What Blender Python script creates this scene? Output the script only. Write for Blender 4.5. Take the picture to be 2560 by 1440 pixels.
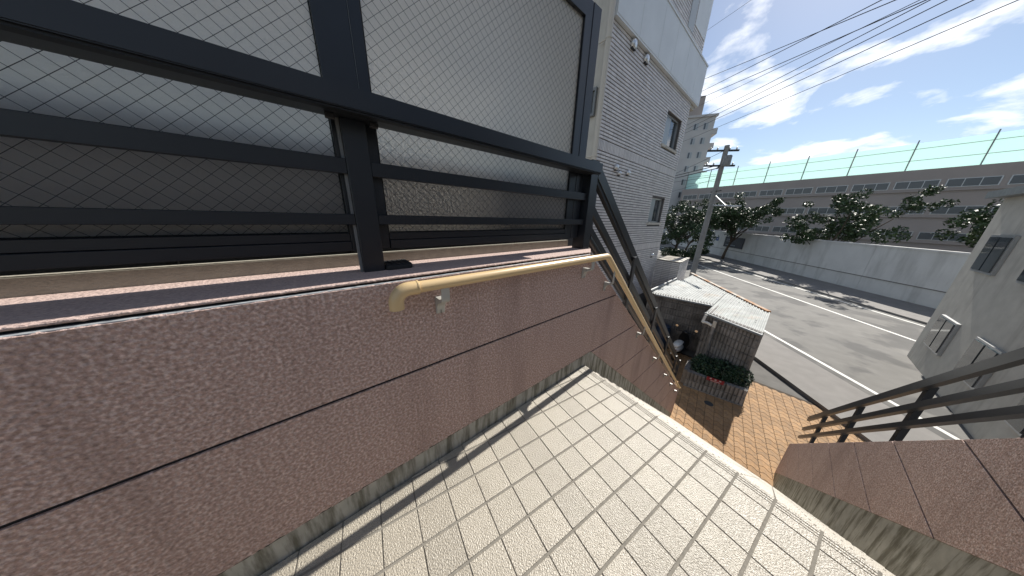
import bpy, bmesh, math, random
from math import sin, cos, pi, radians
from mathutils import Vector, Matrix, noise as mnoise
random.seed(7)
sc = bpy.context.scene
for o in list(bpy.data.objects):
    bpy.data.objects.remove(o)

# ------------------------------------------------------------------ camera
cam_d = bpy.data.cameras.new('camera')
cam = bpy.data.objects.new('camera', cam_d)
sc.collection.objects.link(cam)
cam_d.sensor_fit = 'HORIZONTAL'
cam_d.sensor_width = 36.0
cam_d.lens = 8.111
cam_d.clip_start = 0.02
cam_d.clip_end = 3000
_r = Vector((0.7705084, -0.6367595, 0.0292275))
_u = Vector((0.1688556, 0.2481075, 0.9539028))
_f = Vector((0.6146582, 0.7300549, -0.2986893))
CAM = Vector((-1.7458, -1.0651, 1.4434))
cam.matrix_world = Matrix(((_r.x, _u.x, -_f.x, CAM.x), (_r.y, _u.y, -_f.y, CAM.y),
                           (_r.z, _u.z, -_f.z, CAM.z), (0, 0, 0, 1)))
sc.camera = cam

# ------------------------------------------------------------------ sky, sun, exposure
SUN = Vector((1.22, 0.030, 1.0)).normalized()          # direction towards the sun
CLOUD_W = 3.4
SUN_EL = math.asin(SUN.z)
SUN_AZ = math.atan2(SUN.x, SUN.y)
w = bpy.data.worlds.new('World')
sc.world = w
w.use_nodes = True
nt = w.node_tree
nt.nodes.clear()
N = nt.nodes.new
out = N('ShaderNodeOutputWorld'); bg = N('ShaderNodeBackground'); sky = N('ShaderNodeTexSky')
sky.sky_type = 'NISHITA'; sky.sun_disc = False
sky.sun_elevation = SUN_EL; sky.sun_rotation = SUN_AZ
sky.air_density = 1.0; sky.dust_density = 0.3; sky.ozone_density = 1.6; sky.altitude = 20
bg.inputs['Strength'].default_value = 0.070
tc = N('ShaderNodeTexCoord'); sep = N('ShaderNodeSeparateXYZ')
nt.links.new(tc.outputs['Generated'], sep.inputs[0])
zz = N('ShaderNodeMath'); zz.operation = 'MAXIMUM'; zz.inputs[1].default_value = 0.02
nt.links.new(sep.outputs['Z'], zz.inputs[0])
za = N('ShaderNodeMath'); za.operation = 'ADD'; za.inputs[1].default_value = 0.22
nt.links.new(zz.outputs[0], za.inputs[0])
dx = N('ShaderNodeMath'); dx.operation = 'DIVIDE'; dy = N('ShaderNodeMath'); dy.operation = 'DIVIDE'
nt.links.new(sep.outputs['X'], dx.inputs[0]); nt.links.new(za.outputs[0], dx.inputs[1])
nt.links.new(sep.outputs['Y'], dy.inputs[0]); nt.links.new(za.outputs[0], dy.inputs[1])
cmb = N('ShaderNodeCombineXYZ')
nt.links.new(dx.outputs[0], cmb.inputs[0]); nt.links.new(dy.outputs[0], cmb.inputs[1])
cn = N('ShaderNodeTexNoise'); cn.noise_dimensions = '4D'; cn.inputs['W'].default_value = CLOUD_W; cn.inputs['Scale'].default_value = 3.1; cn.inputs['Detail'].default_value = 9
cn.inputs['Roughness'].default_value = 0.56; cn.inputs['Distortion'].default_value = 0.25
nt.links.new(cmb.outputs[0], cn.inputs['Vector'])
cr = N('ShaderNodeValToRGB'); cr.color_ramp.elements[0].position = 0.505; cr.color_ramp.elements[1].position = 0.625
nt.links.new(cn.outputs['Fac'], cr.inputs[0])
mix = N('ShaderNodeMix'); mix.data_type = 'RGBA'
nt.links.new(cr.outputs[0], mix.inputs['Factor'])
nt.links.new(sky.outputs[0], mix.inputs['A'])
mix.inputs['B'].default_value = (12.0, 12.2, 12.6, 1)
nt.links.new(mix.outputs['Result'], bg.inputs['Color']); nt.links.new(bg.outputs[0], out.inputs['Surface'])

sun_d = bpy.data.lights.new('sun', 'SUN'); sun_d.energy = 5.0; sun_d.angle = radians(0.53)
sun_d.color = (1.0, 0.95, 0.87)
sun = bpy.data.objects.new('sun', sun_d); sc.collection.objects.link(sun)
sun.rotation_euler = SUN.to_track_quat('Z', 'Y').to_euler()
sun.location = (20, 0, 25)

sc.view_settings.view_transform = 'Standard'
sc.view_settings.look = 'None'
sc.view_settings.gamma = 1.0
sc.view_settings.use_curve_mapping = False
sc.view_settings.exposure = 0.62
sc.cycles.use_denoising = True
sc.cycles.max_bounces = 8
sc.cycles.transparent_max_bounces = 16
sc.cycles.caustics_reflective = False
sc.cycles.caustics_refractive = False

# ------------------------------------------------------------------ helpers
COL = sc.collection
class MB:
    """collects geometry of ONE piece"""
    def __init__(s): s.v = []; s.f = []
    def add(s, vs, fs):
        k = len(s.v); s.v += [tuple(p) for p in vs]; s.f += [tuple(i + k for i in f) for f in fs]; return s
    def box(s, x0, x1, y0, y1, z0, z1):
        return s.add([(x0,y0,z0),(x1,y0,z0),(x1,y1,z0),(x0,y1,z0),(x0,y0,z1),(x1,y0,z1),(x1,y1,z1),(x0,y1,z1)],
                     [(0,3,2,1),(4,5,6,7),(0,1,5,4),(1,2,6,5),(2,3,7,6),(3,0,4,7)])
    def obox(s, c, ax, ay, az):
        """oriented box: centre and three half-axis vectors"""
        c = Vector(c); ax = Vector(ax); ay = Vector(ay); az = Vector(az)
        vs = [c + i*ax + j*ay + k*az for k in (-1,1) for j in (-1,1) for i in (-1,1)]
        return s.add(vs, [(0,2,3,1),(4,5,7,6),(0,1,5,4),(1,3,7,5),(3,2,6,7),(2,0,4,6)])
    def prism_y(s, poly, y0, y1):
        n = len(poly)
        vs = [(x, y0, z) for x, z in poly] + [(x, y1, z) for x, z in poly]
        fs = [tuple(range(n)), tuple(range(2*n-1, n-1, -1))]
        fs += [(i, i+n, (i+1) % n + n, (i+1) % n) for i in range(n)]
        return s.add(vs, fs)
    def prism_x(s, poly, x0, x1):
        n = len(poly)
        vs = [(x0, y, z) for y, z in poly] + [(x1, y, z) for y, z in poly]
        fs = [tuple(range(n)), tuple(range(2*n-1, n-1, -1))]
        fs += [(i, i+n, (i+1) % n + n, (i+1) % n) for i in range(n)]
        return s.add(vs, fs)
    def prism_z(s, poly, z0, z1):
        n = len(poly)
        vs = [(x, y, z0) for x, y in poly] + [(x, y, z1) for x, y in poly]
        fs = [tuple(range(n-1, -1, -1)), tuple(range(n, 2*n))]
        fs += [(i, (i+1) % n, (i+1) % n + n, i+n) for i in range(n)]
        return s.add(vs, fs)
    def tube(s, pts, r, seg=12, caps=True):
        """swept tube; r a number or a list"""
        P = [Vector(p) for p in pts]; n = len(P)
        rs = r if isinstance(r, (list, tuple)) else [r]*n
        t = (P[1]-P[0]).normalized()
        a = t.cross(Vector((0,0,1)))
        if a.length < 1e-3: a = t.cross(Vector((0,1,0)))
        a.normalize()
        vs = []; fs = []
        for i in range(n):
            if i == 0: t = P[1]-P[0]
            elif i == n-1: t = P[-1]-P[-2]
            else: t = (P[i+1]-P[i]).normalized() + (P[i]-P[i-1]).normalized()
            t.normalize(); a = (a - t*a.dot(t)).normalized(); b = t.cross(a)
            for k in range(seg):
                q = 2*pi*k/seg; vs.append(P[i] + rs[i]*(cos(q)*a + sin(q)*b))
        for i in range(n-1):
            for k in range(seg):
                k2 = (k+1) % seg
                fs.append((i*seg+k, i*seg+k2, (i+1)*seg+k2, (i+1)*seg+k))
        if caps:
            fs.append(tuple(range(seg-1, -1, -1))); fs.append(tuple(range((n-1)*seg, n*seg)))
        return s.add(vs, fs)
    def lathe(s, c, prof, seg=20, axis='z'):
        """profile [(r, h)] revolved round an axis through c"""
        c = Vector(c); vs = []; fs = []; m = len(prof)
        for k in range(seg):
            q = 2*pi*k/seg
            for r, h in prof:
                if axis == 'z': vs.append(c + Vector((r*cos(q), r*sin(q), h)))
                elif axis == 'y': vs.append(c + Vector((r*cos(q), h, r*sin(q))))
                else: vs.append(c + Vector((h, r*cos(q), r*sin(q))))
        for k in range(seg):
            k2 = (k+1) % seg
            for j in range(m-1):
                fs.append((k*m+j, k2*m+j, k2*m+j+1, k*m+j+1))
        return s.add(vs, fs)
    def mesh(s, name, mat, smooth=False, bevel=0, bseg=1):
        me = bpy.data.meshes.new(name); me.from_pydata(s.v, [], s.f)
        bm = bmesh.new(); bm.from_mesh(me)
        if bevel: bmesh.ops.bevel(bm, geom=bm.edges[:], offset=bevel, segments=bseg, affect='EDGES', clamp_overlap=True)
        bmesh.ops.recalc_face_normals(bm, faces=bm.faces[:])
        bm.to_mesh(me); bm.free()
        if mat: me.materials.append(mat)
        if smooth is True:
            me.polygons.foreach_set('use_smooth', [True]*len(me.polygons))
        elif smooth:
            me.polygons.foreach_set('use_smooth', [True]*len(me.polygons))
            me.set_sharp_from_angle(angle=radians(smooth))
        return me
    def build(s, name, mat, parent=None, smooth=False, bevel=0, bseg=1):
        return link(name, s.mesh(name, mat, smooth, bevel, bseg), parent)
def link(name, me, parent=None, loc=None, rotz=0):
    o = bpy.data.objects.new(name, me); COL.objects.link(o)
    if loc is not None: o.location = loc
    if rotz: o.rotation_euler = (0, 0, rotz)
    if parent is not None:
        o.parent = parent
        o.matrix_parent_inverse = Matrix.Translation(parent.location).inverted() if not parent.rotation_euler.z else parent.matrix_basis.inverted()
    return o
def thing(name, label, cat, loc=(0,0,0), group=None):
    o = bpy.data.objects.new(name, None); COL.objects.link(o); o.location = loc
    o.empty_display_size = 0.1
    return tag(o, label, cat, group)
def tag(o, label=None, cat=None, group=None, kind=None):
    if label: o['label'] = label
    if cat: o['category'] = cat
    if group: o['group'] = group
    if kind: o['kind'] = kind
    return o
def structure(name, mb=None, mat=None, loc=(0,0,0)):
    if mb is None:
        o = bpy.data.objects.new(name, None); COL.objects.link(o); o.location = loc
    else: o = mb.build(name, mat)
    o['kind'] = 'structure'; return o

# ------------------------------------------------------------------ materials
def mat(name, col, rough=0.6, metal=0.0, var=0.0, vscale=20, bump=0.0, bscale=200, bdist=0.002, col2=None,
        cscale=8.0, cpos=(0.42, 0.62), spec=0.5, island=0.0, objrand=0.0, streak=None, vor=False, detail=3):
    """principled material; var = brightness noise, col2 = second colour through a noise mask,
    bump = fine relief; all noises follow world position so that copies do not repeat"""
    m = bpy.data.materials.new(name); m.use_nodes = True
    t = m.node_tree; n = t.nodes; p = n['Principled BSDF']; L = t.links.new
    p.inputs['Roughness'].default_value = rough; p.inputs['Metallic'].default_value = metal
    p.inputs['Specular IOR Level'].default_value = spec
    geo = n.new('ShaderNodeNewGeometry')
    cur = n.new('ShaderNodeRGB'); cur.outputs[0].default_value = (*col, 1); cur = cur.outputs[0]
    if col2:
        a = n.new('ShaderNodeTexNoise'); a.inputs['Scale'].default_value = cscale; a.inputs['Detail'].default_value = 5
        L(geo.outputs['Position'], a.inputs['Vector'])
        r = n.new('ShaderNodeValToRGB'); r.color_ramp.elements[0].position = cpos[0]; r.color_ramp.elements[1].position = cpos[1]
        L(a.outputs['Fac'], r.inputs[0])
        x = n.new('ShaderNodeMix'); x.data_type = 'RGBA'; x.inputs['B'].default_value = (*col2, 1)
        L(r.outputs[0], x.inputs['Factor']); L(cur, x.inputs['A']); cur = x.outputs['Result']
    if streak:                                   # vertical run-off stains
        mp = n.new('ShaderNodeMapping'); mp.inputs['Scale'].default_value = streak[1]
        L(geo.outputs['Position'], mp.inputs['Vector'])
        a = n.new('ShaderNodeTexNoise'); a.inputs['Scale'].default_value = 1.0; a.inputs['Detail'].default_value = 6
        a.inputs['Roughness'].default_value = 0.65
        L(mp.outputs[0], a.inputs['Vector'])
        r = n.new('ShaderNodeValToRGB'); r.color_ramp.elements[0].position = streak[2]; r.color_ramp.elements[1].position = streak[3]
        L(a.outputs['Fac'], r.inputs[0])
        x = n.new('ShaderNodeMix'); x.data_type = 'RGBA'; x.inputs['B'].default_value = (*streak[0], 1)
        L(r.outputs[0], x.inputs['Factor']); L(cur, x.inputs['A']); cur = x.outputs['Result']
    def scale_by(cur, fac, amt):
        mr = n.new('ShaderNodeMapRange'); mr.inputs['To Min'].default_value = 1-amt; mr.inputs['To Max'].default_value = 1+amt
        L(fac, mr.inputs['Value'])
        x = n.new('ShaderNodeVectorMath'); x.operation = 'SCALE'
        L(cur, x.inputs[0]); L(mr.outputs[0], x.inputs['Scale']); return x.outputs[0]
    if var:
        a = n.new('ShaderNodeTexNoise'); a.inputs['Scale'].default_value = vscale; a.inputs['Detail'].default_value = 4
        L(geo.outputs['Position'], a.inputs['Vector'])
        mr = n.new('ShaderNodeMapRange'); mr.inputs['From Min'].default_value = 0.3; mr.inputs['From Max'].default_value = 0.7
        L(a.outputs['Fac'], mr.inputs['Value']); cur = scale_by(cur, mr.outputs[0], var)
    if island: cur = scale_by(cur, geo.outputs['Random Per Island'], island)
    if objrand:
        oi = n.new('ShaderNodeObjectInfo'); cur = scale_by(cur, oi.outputs['Random'], objrand)
    L(cur, p.inputs['Base Color'])
    if bump:
        if vor:
            a = n.new('ShaderNodeTexVoronoi'); a.feature = 'SMOOTH_F1'; a.inputs['Scale'].default_value = bscale
            a.inputs['Smoothness'].default_value = 0.7; h = a.outputs['Distance']
        else:
            a = n.new('ShaderNodeTexNoise'); a.inputs['Scale'].default_value = bscale; a.inputs['Detail'].default_value = detail; h = a.outputs['Fac']
        L(geo.outputs['Position'], a.inputs['Vector'])
        b = n.new('ShaderNodeBump'); b.inputs['Strength'].default_value = bump; b.inputs['Distance'].default_value = bdist
        L(h, b.inputs['Height']); L(b.outputs[0], p.inputs['Normal'])
    return m

M = {}
M['brown'] = mat('sprayed_brown_coat', (0.425, 0.295, 0.252), 0.88, var=0.36, vscale=98, bump=1.0, bscale=96, bdist=0.008,
                 col2=(0.56, 0.435, 0.395), cscale=84, cpos=(0.46, 0.60), spec=0.25,
                 streak=((0.33, 0.235, 0.205), (3.2, 3.2, 0.45), 0.50, 0.78))
M['coping'] = mat('sprayed_pink_coping', (0.47, 0.36, 0.325), 0.85, var=0.22, vscale=110, bump=1.0, bscale=95, bdist=0.006, spec=0.3)
M['mortar'] = mat('stained_mortar', (0.40, 0.39, 0.34), 0.85, var=0.12, vscale=14, bump=0.5, bscale=120, bdist=0.002,
                  streak=((0.16, 0.152, 0.115), (17, 17, 2.0), 0.45, 0.60))
M['tile'] = mat('hammered_cream_tile', (0.335, 0.303, 0.245), 0.41, var=0.30, vscale=200, bump=1.0, bscale=155, bdist=0.0052,
                objrand=0.09, spec=0.85, col2=(0.305, 0.275, 0.222), cscale=9, cpos=(0.5, 0.75), detail=2)
M['nosing'] = mat('smooth_cream_nosing', (0.37, 0.34, 0.285), 0.5, var=0.16, vscale=165, bump=0.5, bscale=150, bdist=0.003, objrand=0.05)
M['grout'] = mat('sandy_grout', (0.20, 0.185, 0.158), 0.95, var=0.15, vscale=60, bump=0.4, bscale=400)
M['groove'] = mat('groove_shade', (0.16, 0.15, 0.13), 0.95)  # dark tone that paints in the shade inside the nosing grooves
M['black'] = mat('black_anodised', (0.011, 0.014, 0.019), 0.36, 0.0, var=0.1, vscale=6, spec=0.55, bump=0.03, bscale=300)
M['black2'] = mat('black_anodised_inner', (0.010, 0.012, 0.015), 0.5, spec=0.4)
M['rubber'] = mat('black_rubber', (0.012, 0.012, 0.013), 0.7, var=0.2, vscale=90)
M['sealant'] = mat('black_sealant', (0.012, 0.012, 0.013), 0.75, var=0.3, vscale=60, bump=0.3, bscale=90)
M['caulk'] = mat('pale_caulk', (0.34, 0.36, 0.37), 0.6, var=0.25, vscale=40, bump=0.4, bscale=70)
M['rail'] = mat('beige_vinyl', (0.62, 0.455, 0.245), 0.33, var=0.03, vscale=5, bump=0.02, bscale=500, spec=0.5)
M['bracket'] = mat('grey_bracket', (0.42, 0.415, 0.385), 0.38, 0.15, var=0.05, vscale=30)
M['kerb'] = mat('beige_sprayed_kerb', (0.36, 0.34, 0.29), 0.85, var=0.1, vscale=25, bump=0.7, bscale=120, bdist=0.004)
M['wire'] = mat('steel_wire', (0.05, 0.055, 0.06), 0.6)
M['slate'] = mat('slate_panel', (0.05, 0.056, 0.066), 0.6, var=0.1, vscale=4)
M['btile'] = mat('grey_building_tile', (0.63, 0.60, 0.585), 0.5, island=0.10, var=0.05, vscale=2.0, bump=0.2, bscale=60)
M['btile1'] = mat('grey_building_tile_single', (0.63, 0.60, 0.585), 0.5, objrand=0.10, var=0.05, vscale=2.0, bump=0.2, bscale=60)
M['bjoint'] = mat('building_joint', (0.115, 0.112, 0.112), 0.9, var=0.1, vscale=6)
M['bpanel'] = mat('pale_panel', (0.68, 0.71, 0.72), 0.45, var=0.05, vscale=1.2)
M['beige'] = mat('beige_render', (0.50, 0.475, 0.42), 0.8, var=0.08, vscale=3, bump=0.25, bscale=60, streak=((0.36, 0.335, 0.29), (2.2, 2.2, 0.25), 0.52, 0.75))
M['pipe'] = mat('beige_pipe', (0.52, 0.48, 0.41), 0.4)
M['alu'] = mat('aluminium', (0.45, 0.46, 0.47), 0.35, 0.6)
M['dglass'] = mat('window_glass', (0.05, 0.062, 0.07), 0.06, spec=0.9)
M['frosted'] = mat('frosted_window', (0.30, 0.335, 0.35), 0.35, spec=0.6)
M['vent'] = mat('steel_vent', (0.62, 0.63, 0.64), 0.3, 0.7)
M['stone'] = mat('pale_stone', (0.50, 0.47, 0.41), 0.8, var=0.15, vscale=6)
M['soil'] = mat('roof_gravel', (0.20, 0.18, 0.15), 0.95, col2=(0.34, 0.31, 0.26), cscale=3)
M['corr'] = mat('weathered_corrugated', (0.36, 0.375, 0.365), 0.68, 0.0, var=0.2, vscale=2.5,
                col2=(0.36, 0.25, 0.16), cscale=0.9, cpos=(0.60, 0.82))
M['rust'] = mat('rusty_flashing', (0.34, 0.16, 0.06), 0.8, col2=(0.45, 0.42, 0.37), cscale=2.2, cpos=(0.45, 0.6))
M['gutter'] = mat('grey_gutter', (0.20, 0.21, 0.215), 0.5, 0.2, var=0.15, vscale=6)
M['block'] = mat('ribbed_block', (0.215, 0.203, 0.192), 0.9, objrand=0.18, var=0.15, vscale=9, bump=0.4, bscale=90,
                 col2=(0.135, 0.128, 0.12), cscale=2.5)
M['white'] = mat('white_plastic', (0.62, 0.60, 0.55), 0.4, var=0.08, vscale=12)
M['paver'] = mat('ochre_paver', (0.345, 0.205, 0.098), 0.85, objrand=0.16, var=0.16, vscale=22, bump=0.4, bscale=150,
                 col2=(0.29, 0.185, 0.10), cscale=9)
M['paver_i'] = mat('ochre_paver_far', (0.345, 0.205, 0.098), 0.85, island=0.16, var=0.16, vscale=22,
                   col2=(0.29, 0.185, 0.10), cscale=9)
M['sand'] = mat('dark_joint_sand', (0.05, 0.035, 0.022), 0.95)
M['asphalt'] = mat('asphalt', (0.16, 0.155, 0.145), 0.9, var=0.12, vscale=1.5, bump=0.3, bscale=90, col2=(0.095, 0.093, 0.09), cscale=0.55, cpos=(0.48, 0.56))
M['yard'] = mat('yard_concrete', (0.11, 0.105, 0.098), 0.9, var=0.2, vscale=2)
M['line'] = mat('road_paint', (0.6, 0.6, 0.57), 0.7, var=0.12, vscale=8)
M['pavement'] = mat('pavement', (0.20, 0.19, 0.18), 0.9, var=0.1, vscale=2)
M['leaf'] = mat('tree_leaf', (0.035, 0.064, 0.022), 0.5, island=0.5, spec=0.45)
M['leaf2'] = mat('shrub_leaf', (0.022, 0.050, 0.024), 0.5, island=0.5)
M['bark'] = mat('bark', (0.075, 0.058, 0.043), 0.95, var=0.25, vscale=8, bump=0.6, bscale=14, bdist=0.03)
M['concrete'] = mat('concrete_pole', (0.235, 0.235, 0.23), 0.85, var=0.1, vscale=3)
M['dark'] = mat('dark_steel', (0.035, 0.037, 0.04), 0.5, 0.3)
M['ceramic'] = mat('ceramic', (0.5, 0.5, 0.48), 0.3)
M['cable'] = mat('cable', (0.018, 0.019, 0.022), 0.6)
M['wwall'] = mat('white_street_wall', (0.60, 0.60, 0.58), 0.75, var=0.06, vscale=1, streak=((0.42, 0.42, 0.40), (1.3, 1.3, 0.2), 0.50, 0.75))
M['board'] = mat('navy_board', (0.014, 0.022, 0.038), 0.5)
M['boardtext'] = mat('board_text', (0.24, 0.28, 0.33), 0.6)
M['blue'] = mat('blue_plate', (0.03, 0.075, 0.24), 0.5)
M['tower'] = mat('tower_tile', (0.46, 0.455, 0.45), 0.7, var=0.06, vscale=0.5)
M['tower2'] = mat('taupe_block', (0.36, 0.315, 0.29), 0.75, var=0.06, vscale=0.4)
M['strip'] = mat('dark_window_strip', (0.075, 0.085, 0.095), 0.25, spec=0.7)
M['red'] = mat('red_plate', (0.20, 0.010, 0.018), 0.5)
M['signwhite'] = mat('white_lettering', (0.75, 0.72, 0.70), 0.5)
M['navy'] = mat('navy_plastic', (0.015, 0.03, 0.06), 0.35)
M['body'] = mat('scooter_white', (0.60, 0.60, 0.58), 0.22, spec=0.6)
M['sdark'] = mat('scooter_black', (0.012, 0.013, 0.015), 0.35)
M['chrome'] = mat('chrome', (0.6, 0.6, 0.6), 0.15, 0.9)
M['redlamp'] = mat('red_lamp', (0.25, 0.01, 0.01), 0.2)
M['iron'] = mat('iron_lid', (0.06, 0.066, 0.07), 0.6, 0.4, bump=0.5, bscale=60)

def glass_mat():
    m = bpy.data.materials.new('frosted_wire_glass'); m.use_nodes = True
    t = m.node_tree; n = t.nodes; L = t.links.new; n.clear()
    o = n.new('ShaderNodeOutputMaterial'); geo = n.new('ShaderNodeNewGeometry')
    tr = n.new('ShaderNodeBsdfTranslucent'); tr.inputs[0].default_value = (0.98, 0.95, 0.90, 1)
    rf = n.new('ShaderNodeBsdfRefraction'); rf.inputs['Color'].default_value = (0.98, 0.95, 0.90, 1)
    rf.inputs['Roughness'].default_value = 0.85; rf.inputs['IOR'].default_value = 1.18
    df = n.new('ShaderNodeBsdfDiffuse'); df.inputs[0].default_value = (0.30, 0.305, 0.30, 1)
    gl = n.new('ShaderNodeBsdfGlossy'); gl.inputs['Roughness'].default_value = 0.6
    a = n.new('ShaderNodeTexNoise'); a.inputs['Scale'].default_value = 75; a.inputs['Detail'].default_value = 2
    a.inputs['Distortion'].default_value = 0.6
    L(geo.outputs['Position'], a.inputs['Vector'])
    b = n.new('ShaderNodeBump'); b.inputs['Strength'].default_value = 0.8; b.inputs['Distance'].default_value = 0.004
    L(a.outputs['Fac'], b.inputs['Height'])
    for s_ in (tr, rf, df, gl): L(b.outputs[0], s_.inputs['Normal'])
    m1 = n.new('ShaderNodeMixShader'); m1.inputs[0].default_value = 0.52; L(tr.outputs[0], m1.inputs[1]); L(rf.outputs[0], m1.inputs[2])
    m2 = n.new('ShaderNodeMixShader'); m2.inputs[0].default_value = 0.15; L(m1.outputs[0], m2.inputs[1]); L(df.outputs[0], m2.inputs[2])
    fr = n.new('ShaderNodeFresnel'); fr.inputs['IOR'].default_value = 1.35
    m3 = n.new('ShaderNodeMixShader'); L(fr.outputs[0], m3.inputs[0]); L(m2.outputs[0], m3.inputs[1]); L(gl.outputs[0], m3.inputs[2])
    L(m3.outputs[0], o.inputs['Surface']); return m
M['glass'] = glass_mat()
def net_mat():
    m = bpy.data.materials.new('green_scaffold_net'); m.use_nodes = True
    t = m.node_tree; n = t.nodes; L = t.links.new; p = n['Principled BSDF']
    p.inputs['Base Color'].default_value = (0.60, 0.80, 0.77, 1); p.inputs['Roughness'].default_value = 0.8
    tr = n.new('ShaderNodeBsdfTranslucent'); tr.inputs[0].default_value = (0.78, 0.96, 0.93, 1)
    mx = n.new('ShaderNodeMixShader'); mx.inputs[0].default_value = 0.65
    L(p.outputs[0], mx.inputs[1]); L(tr.outputs[0], mx.inputs[2]); L(mx.outputs[0], n['Material Output'].inputs[0]); return m
M['net'] = net_mat()

G = -4.10                   # street level; the landing floor is z = 0
DEL = -0.1432               # the tile grid is turned against the wall
cD, sD = cos(DEL), sin(DEL)
P = 0.158                   # tile pitch
def uv(u, v): return (u*cD - v*sD, u*sD + v*cD - 0.24)

# ================================================================== GROUND
gp = 900
ground = structure('ground', MB().box(-gp, gp, -gp, gp, G-0.6, G-0.02), M['yard'])
RD = Vector((0.78, 0.62, 0)).normalized(); RN = Vector((0.62, -0.78, 0)).normalized()
def rp(s, t, z=0.0):
    q = RN*s + RD*t; return (q.x, q.y, z)
def strip(s0, s1, t0, t1, z0, z1):
    mb = MB(); vs = [rp(s0,t0,z0),rp(s1,t0,z0),rp(s1,t1,z0),rp(s0,t1,z0),rp(s0,t0,z1),rp(s1,t0,z1),rp(s1,t1,z1),rp(s0,t1,z1)]
    return mb.add(vs, [(0,3,2,1),(4,5,6,7),(0,1,5,4),(1,2,6,5),(2,3,7,6),(3,0,4,7)])
structure('road', strip(10.4, 21.8, -120, 200, G-0.3, G-0.002), M['asphalt'])
structure('near_pavement', strip(8.3, 10.4, -120, 200, G-0.3, G+0.11), M['pavement'])
structure('far_pavement', strip(21.8, 26.2, -120, 200, G-0.3, G+0.12), M['pavement'])
for nm, s0, s1, lab in (('road_line', 10.9, 11.05, 'white'), ('road_line', 18.0, 18.16, 'white'), ('road_line', 21.2, 21.35, 'white')):
    structure(nm, strip(s0, s1, -120, 200, G-0.002, G+0.003), M['line'])

# ---- wave pavers at the foot of the stairs
paving = structure('plaza_paving', MB().box(4.9, 9.8, -4.0, 2.9, G-0.019, G-0.006), M['sand'])
PW, PL = 0.198, 0.217
def wave(x, y):
    return (x + 0.033*sin(2*pi*y/PL), y + 0.16*(x-7.0) + 0.010*sin(4*pi*x/PW))
def paver_poly(x0, y0, g=0.0040):
    pts = []
    n = 7
    for k in range(n): pts.append((x0+g, y0+g+(PL-2*g)*k/n))
    for k in range(6): pts.append((x0+g+(PW-2*g)*k/6, y0+PL-g))
    for k in range(n): pts.append((x0+PW-g, y0+PL-g-(PL-2*g)*k/n))
    for k in range(6): pts.append((x0+PW-g-(PW-2*g)*k/6, y0+g))
    return [wave(x, y) for x, y in pts][::-1]
cells = []
for i in range(26):
    for j in range(33):
        x0 = 4.92 + i*PW; y0 = -4.0 + j*PL
        ys = y0 + 0.16*(x0-7.0)
        if x0 + PW > 9.78 or ys + PL > 2.85 or ys < -3.9: continue
        cx, cy = x0+PW/2, y0+PL/2
        if cx < 5.0 and cy < 0.2 and cy > -2.2: continue
        q = Vector((cx, cy, G)) - CAM
        if q.dot(_f) <= 0: continue
        cells.append((q.length + 0.8*abs(cy+0.6), x0, y0))
cells.sort()
rest = MB()
def chamfer(mb, poly, z0, z1, c=0.003):
    n = len(poly); mx = sum(p[0] for p in poly)/n; my = sum(p[1] for p in poly)/n
    def ins(d):
        r = []
        for x, y in poly:
            l = math.hypot(x-mx, y-my); k = max(0, (l-d)/l); r.append((mx+(x-mx)*k, my+(y-my)*k))
        return r
    inn = ins(c*1.3)
    vs = [(x,y,z0) for x,y in poly] + [(x,y,z1-c) for x,y in poly] + [(x,y,z1) for x,y in inn]
    fs = [(i,(i+1)%n,(i+1)%n+n,i+n) for i in range(n)] + [(i+n,(i+1)%n+n,(i+1)%n+2*n,i+2*n) for i in range(n)]
    fs.append(tuple(range(2*n, 3*n)))
    mb.add(vs, fs)
for k, (dd, x0, y0) in enumerate(cells):
    zt = G + random.uniform(-0.0015, 0.0015)
    if k < 290:
        mb = MB(); chamfer(mb, paver_poly(x0, y0), G-0.012, zt); mb.build('paver', M['paver'], paving)
    else: chamfer(rest, paver_poly(x0, y0), G-0.012, zt)
tag(rest.build('paver_field', M['paver_i'], paving), kind='stuff')
lid = MB().lathe((7.02, -0.60, G), [(0.0,0.004),(0.115,0.004),(0.12,0.0),(0.12,-0.01)], 28)
tag(lid.build('manhole_lid', M['iron']), 'small round dark iron lid set in the shaded ochre pavers', 'manhole lid')

# ================================================================== LANDING AND STAIRS
WY0, WY1 = -0.004, -2.096           # the floor runs between these two walls
def clip(poly, fn):
    r = []
    for i in range(len(poly)):
        a, b = poly[i], poly[(i+1) % len(poly)]; fa, fb = fn(a), fn(b)
        if fa >= 0: r.append(a)
        if (fa >= 0) != (fb >= 0):
            t = fa/(fa-fb); r.append((a[0]+t*(b[0]-a[0]), a[1]+t*(b[1]-a[1])))
    return r
def quad_uv(u0, u1, v0, v1): return [uv(u0,v0), uv(u1,v0), uv(u1,v1), uv(u0,v1)]
def area(p): return abs(sum(p[i][0]*p[(i+1)%len(p)][1]-p[(i+1)%len(p)][0]*p[i][1] for i in range(len(p))))/2
XL = -4.6
def fit(p):
    p = clip(p, lambda q: WY0-q[1]); p = clip(p, lambda q: q[1]-WY1) if len(p) > 2 else p
    p = clip(p, lambda q: q[0]-XL) if len(p) > 2 else p
    return p
NU = 0.126                          # depth of the nosing tile
base = fit(quad_uv(-40*P, NU-0.004, 6*P, -22*P))
landing = structure('landing_floor', MB().prism_z(base, -0.30, -0.0032), M['grout'])
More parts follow.
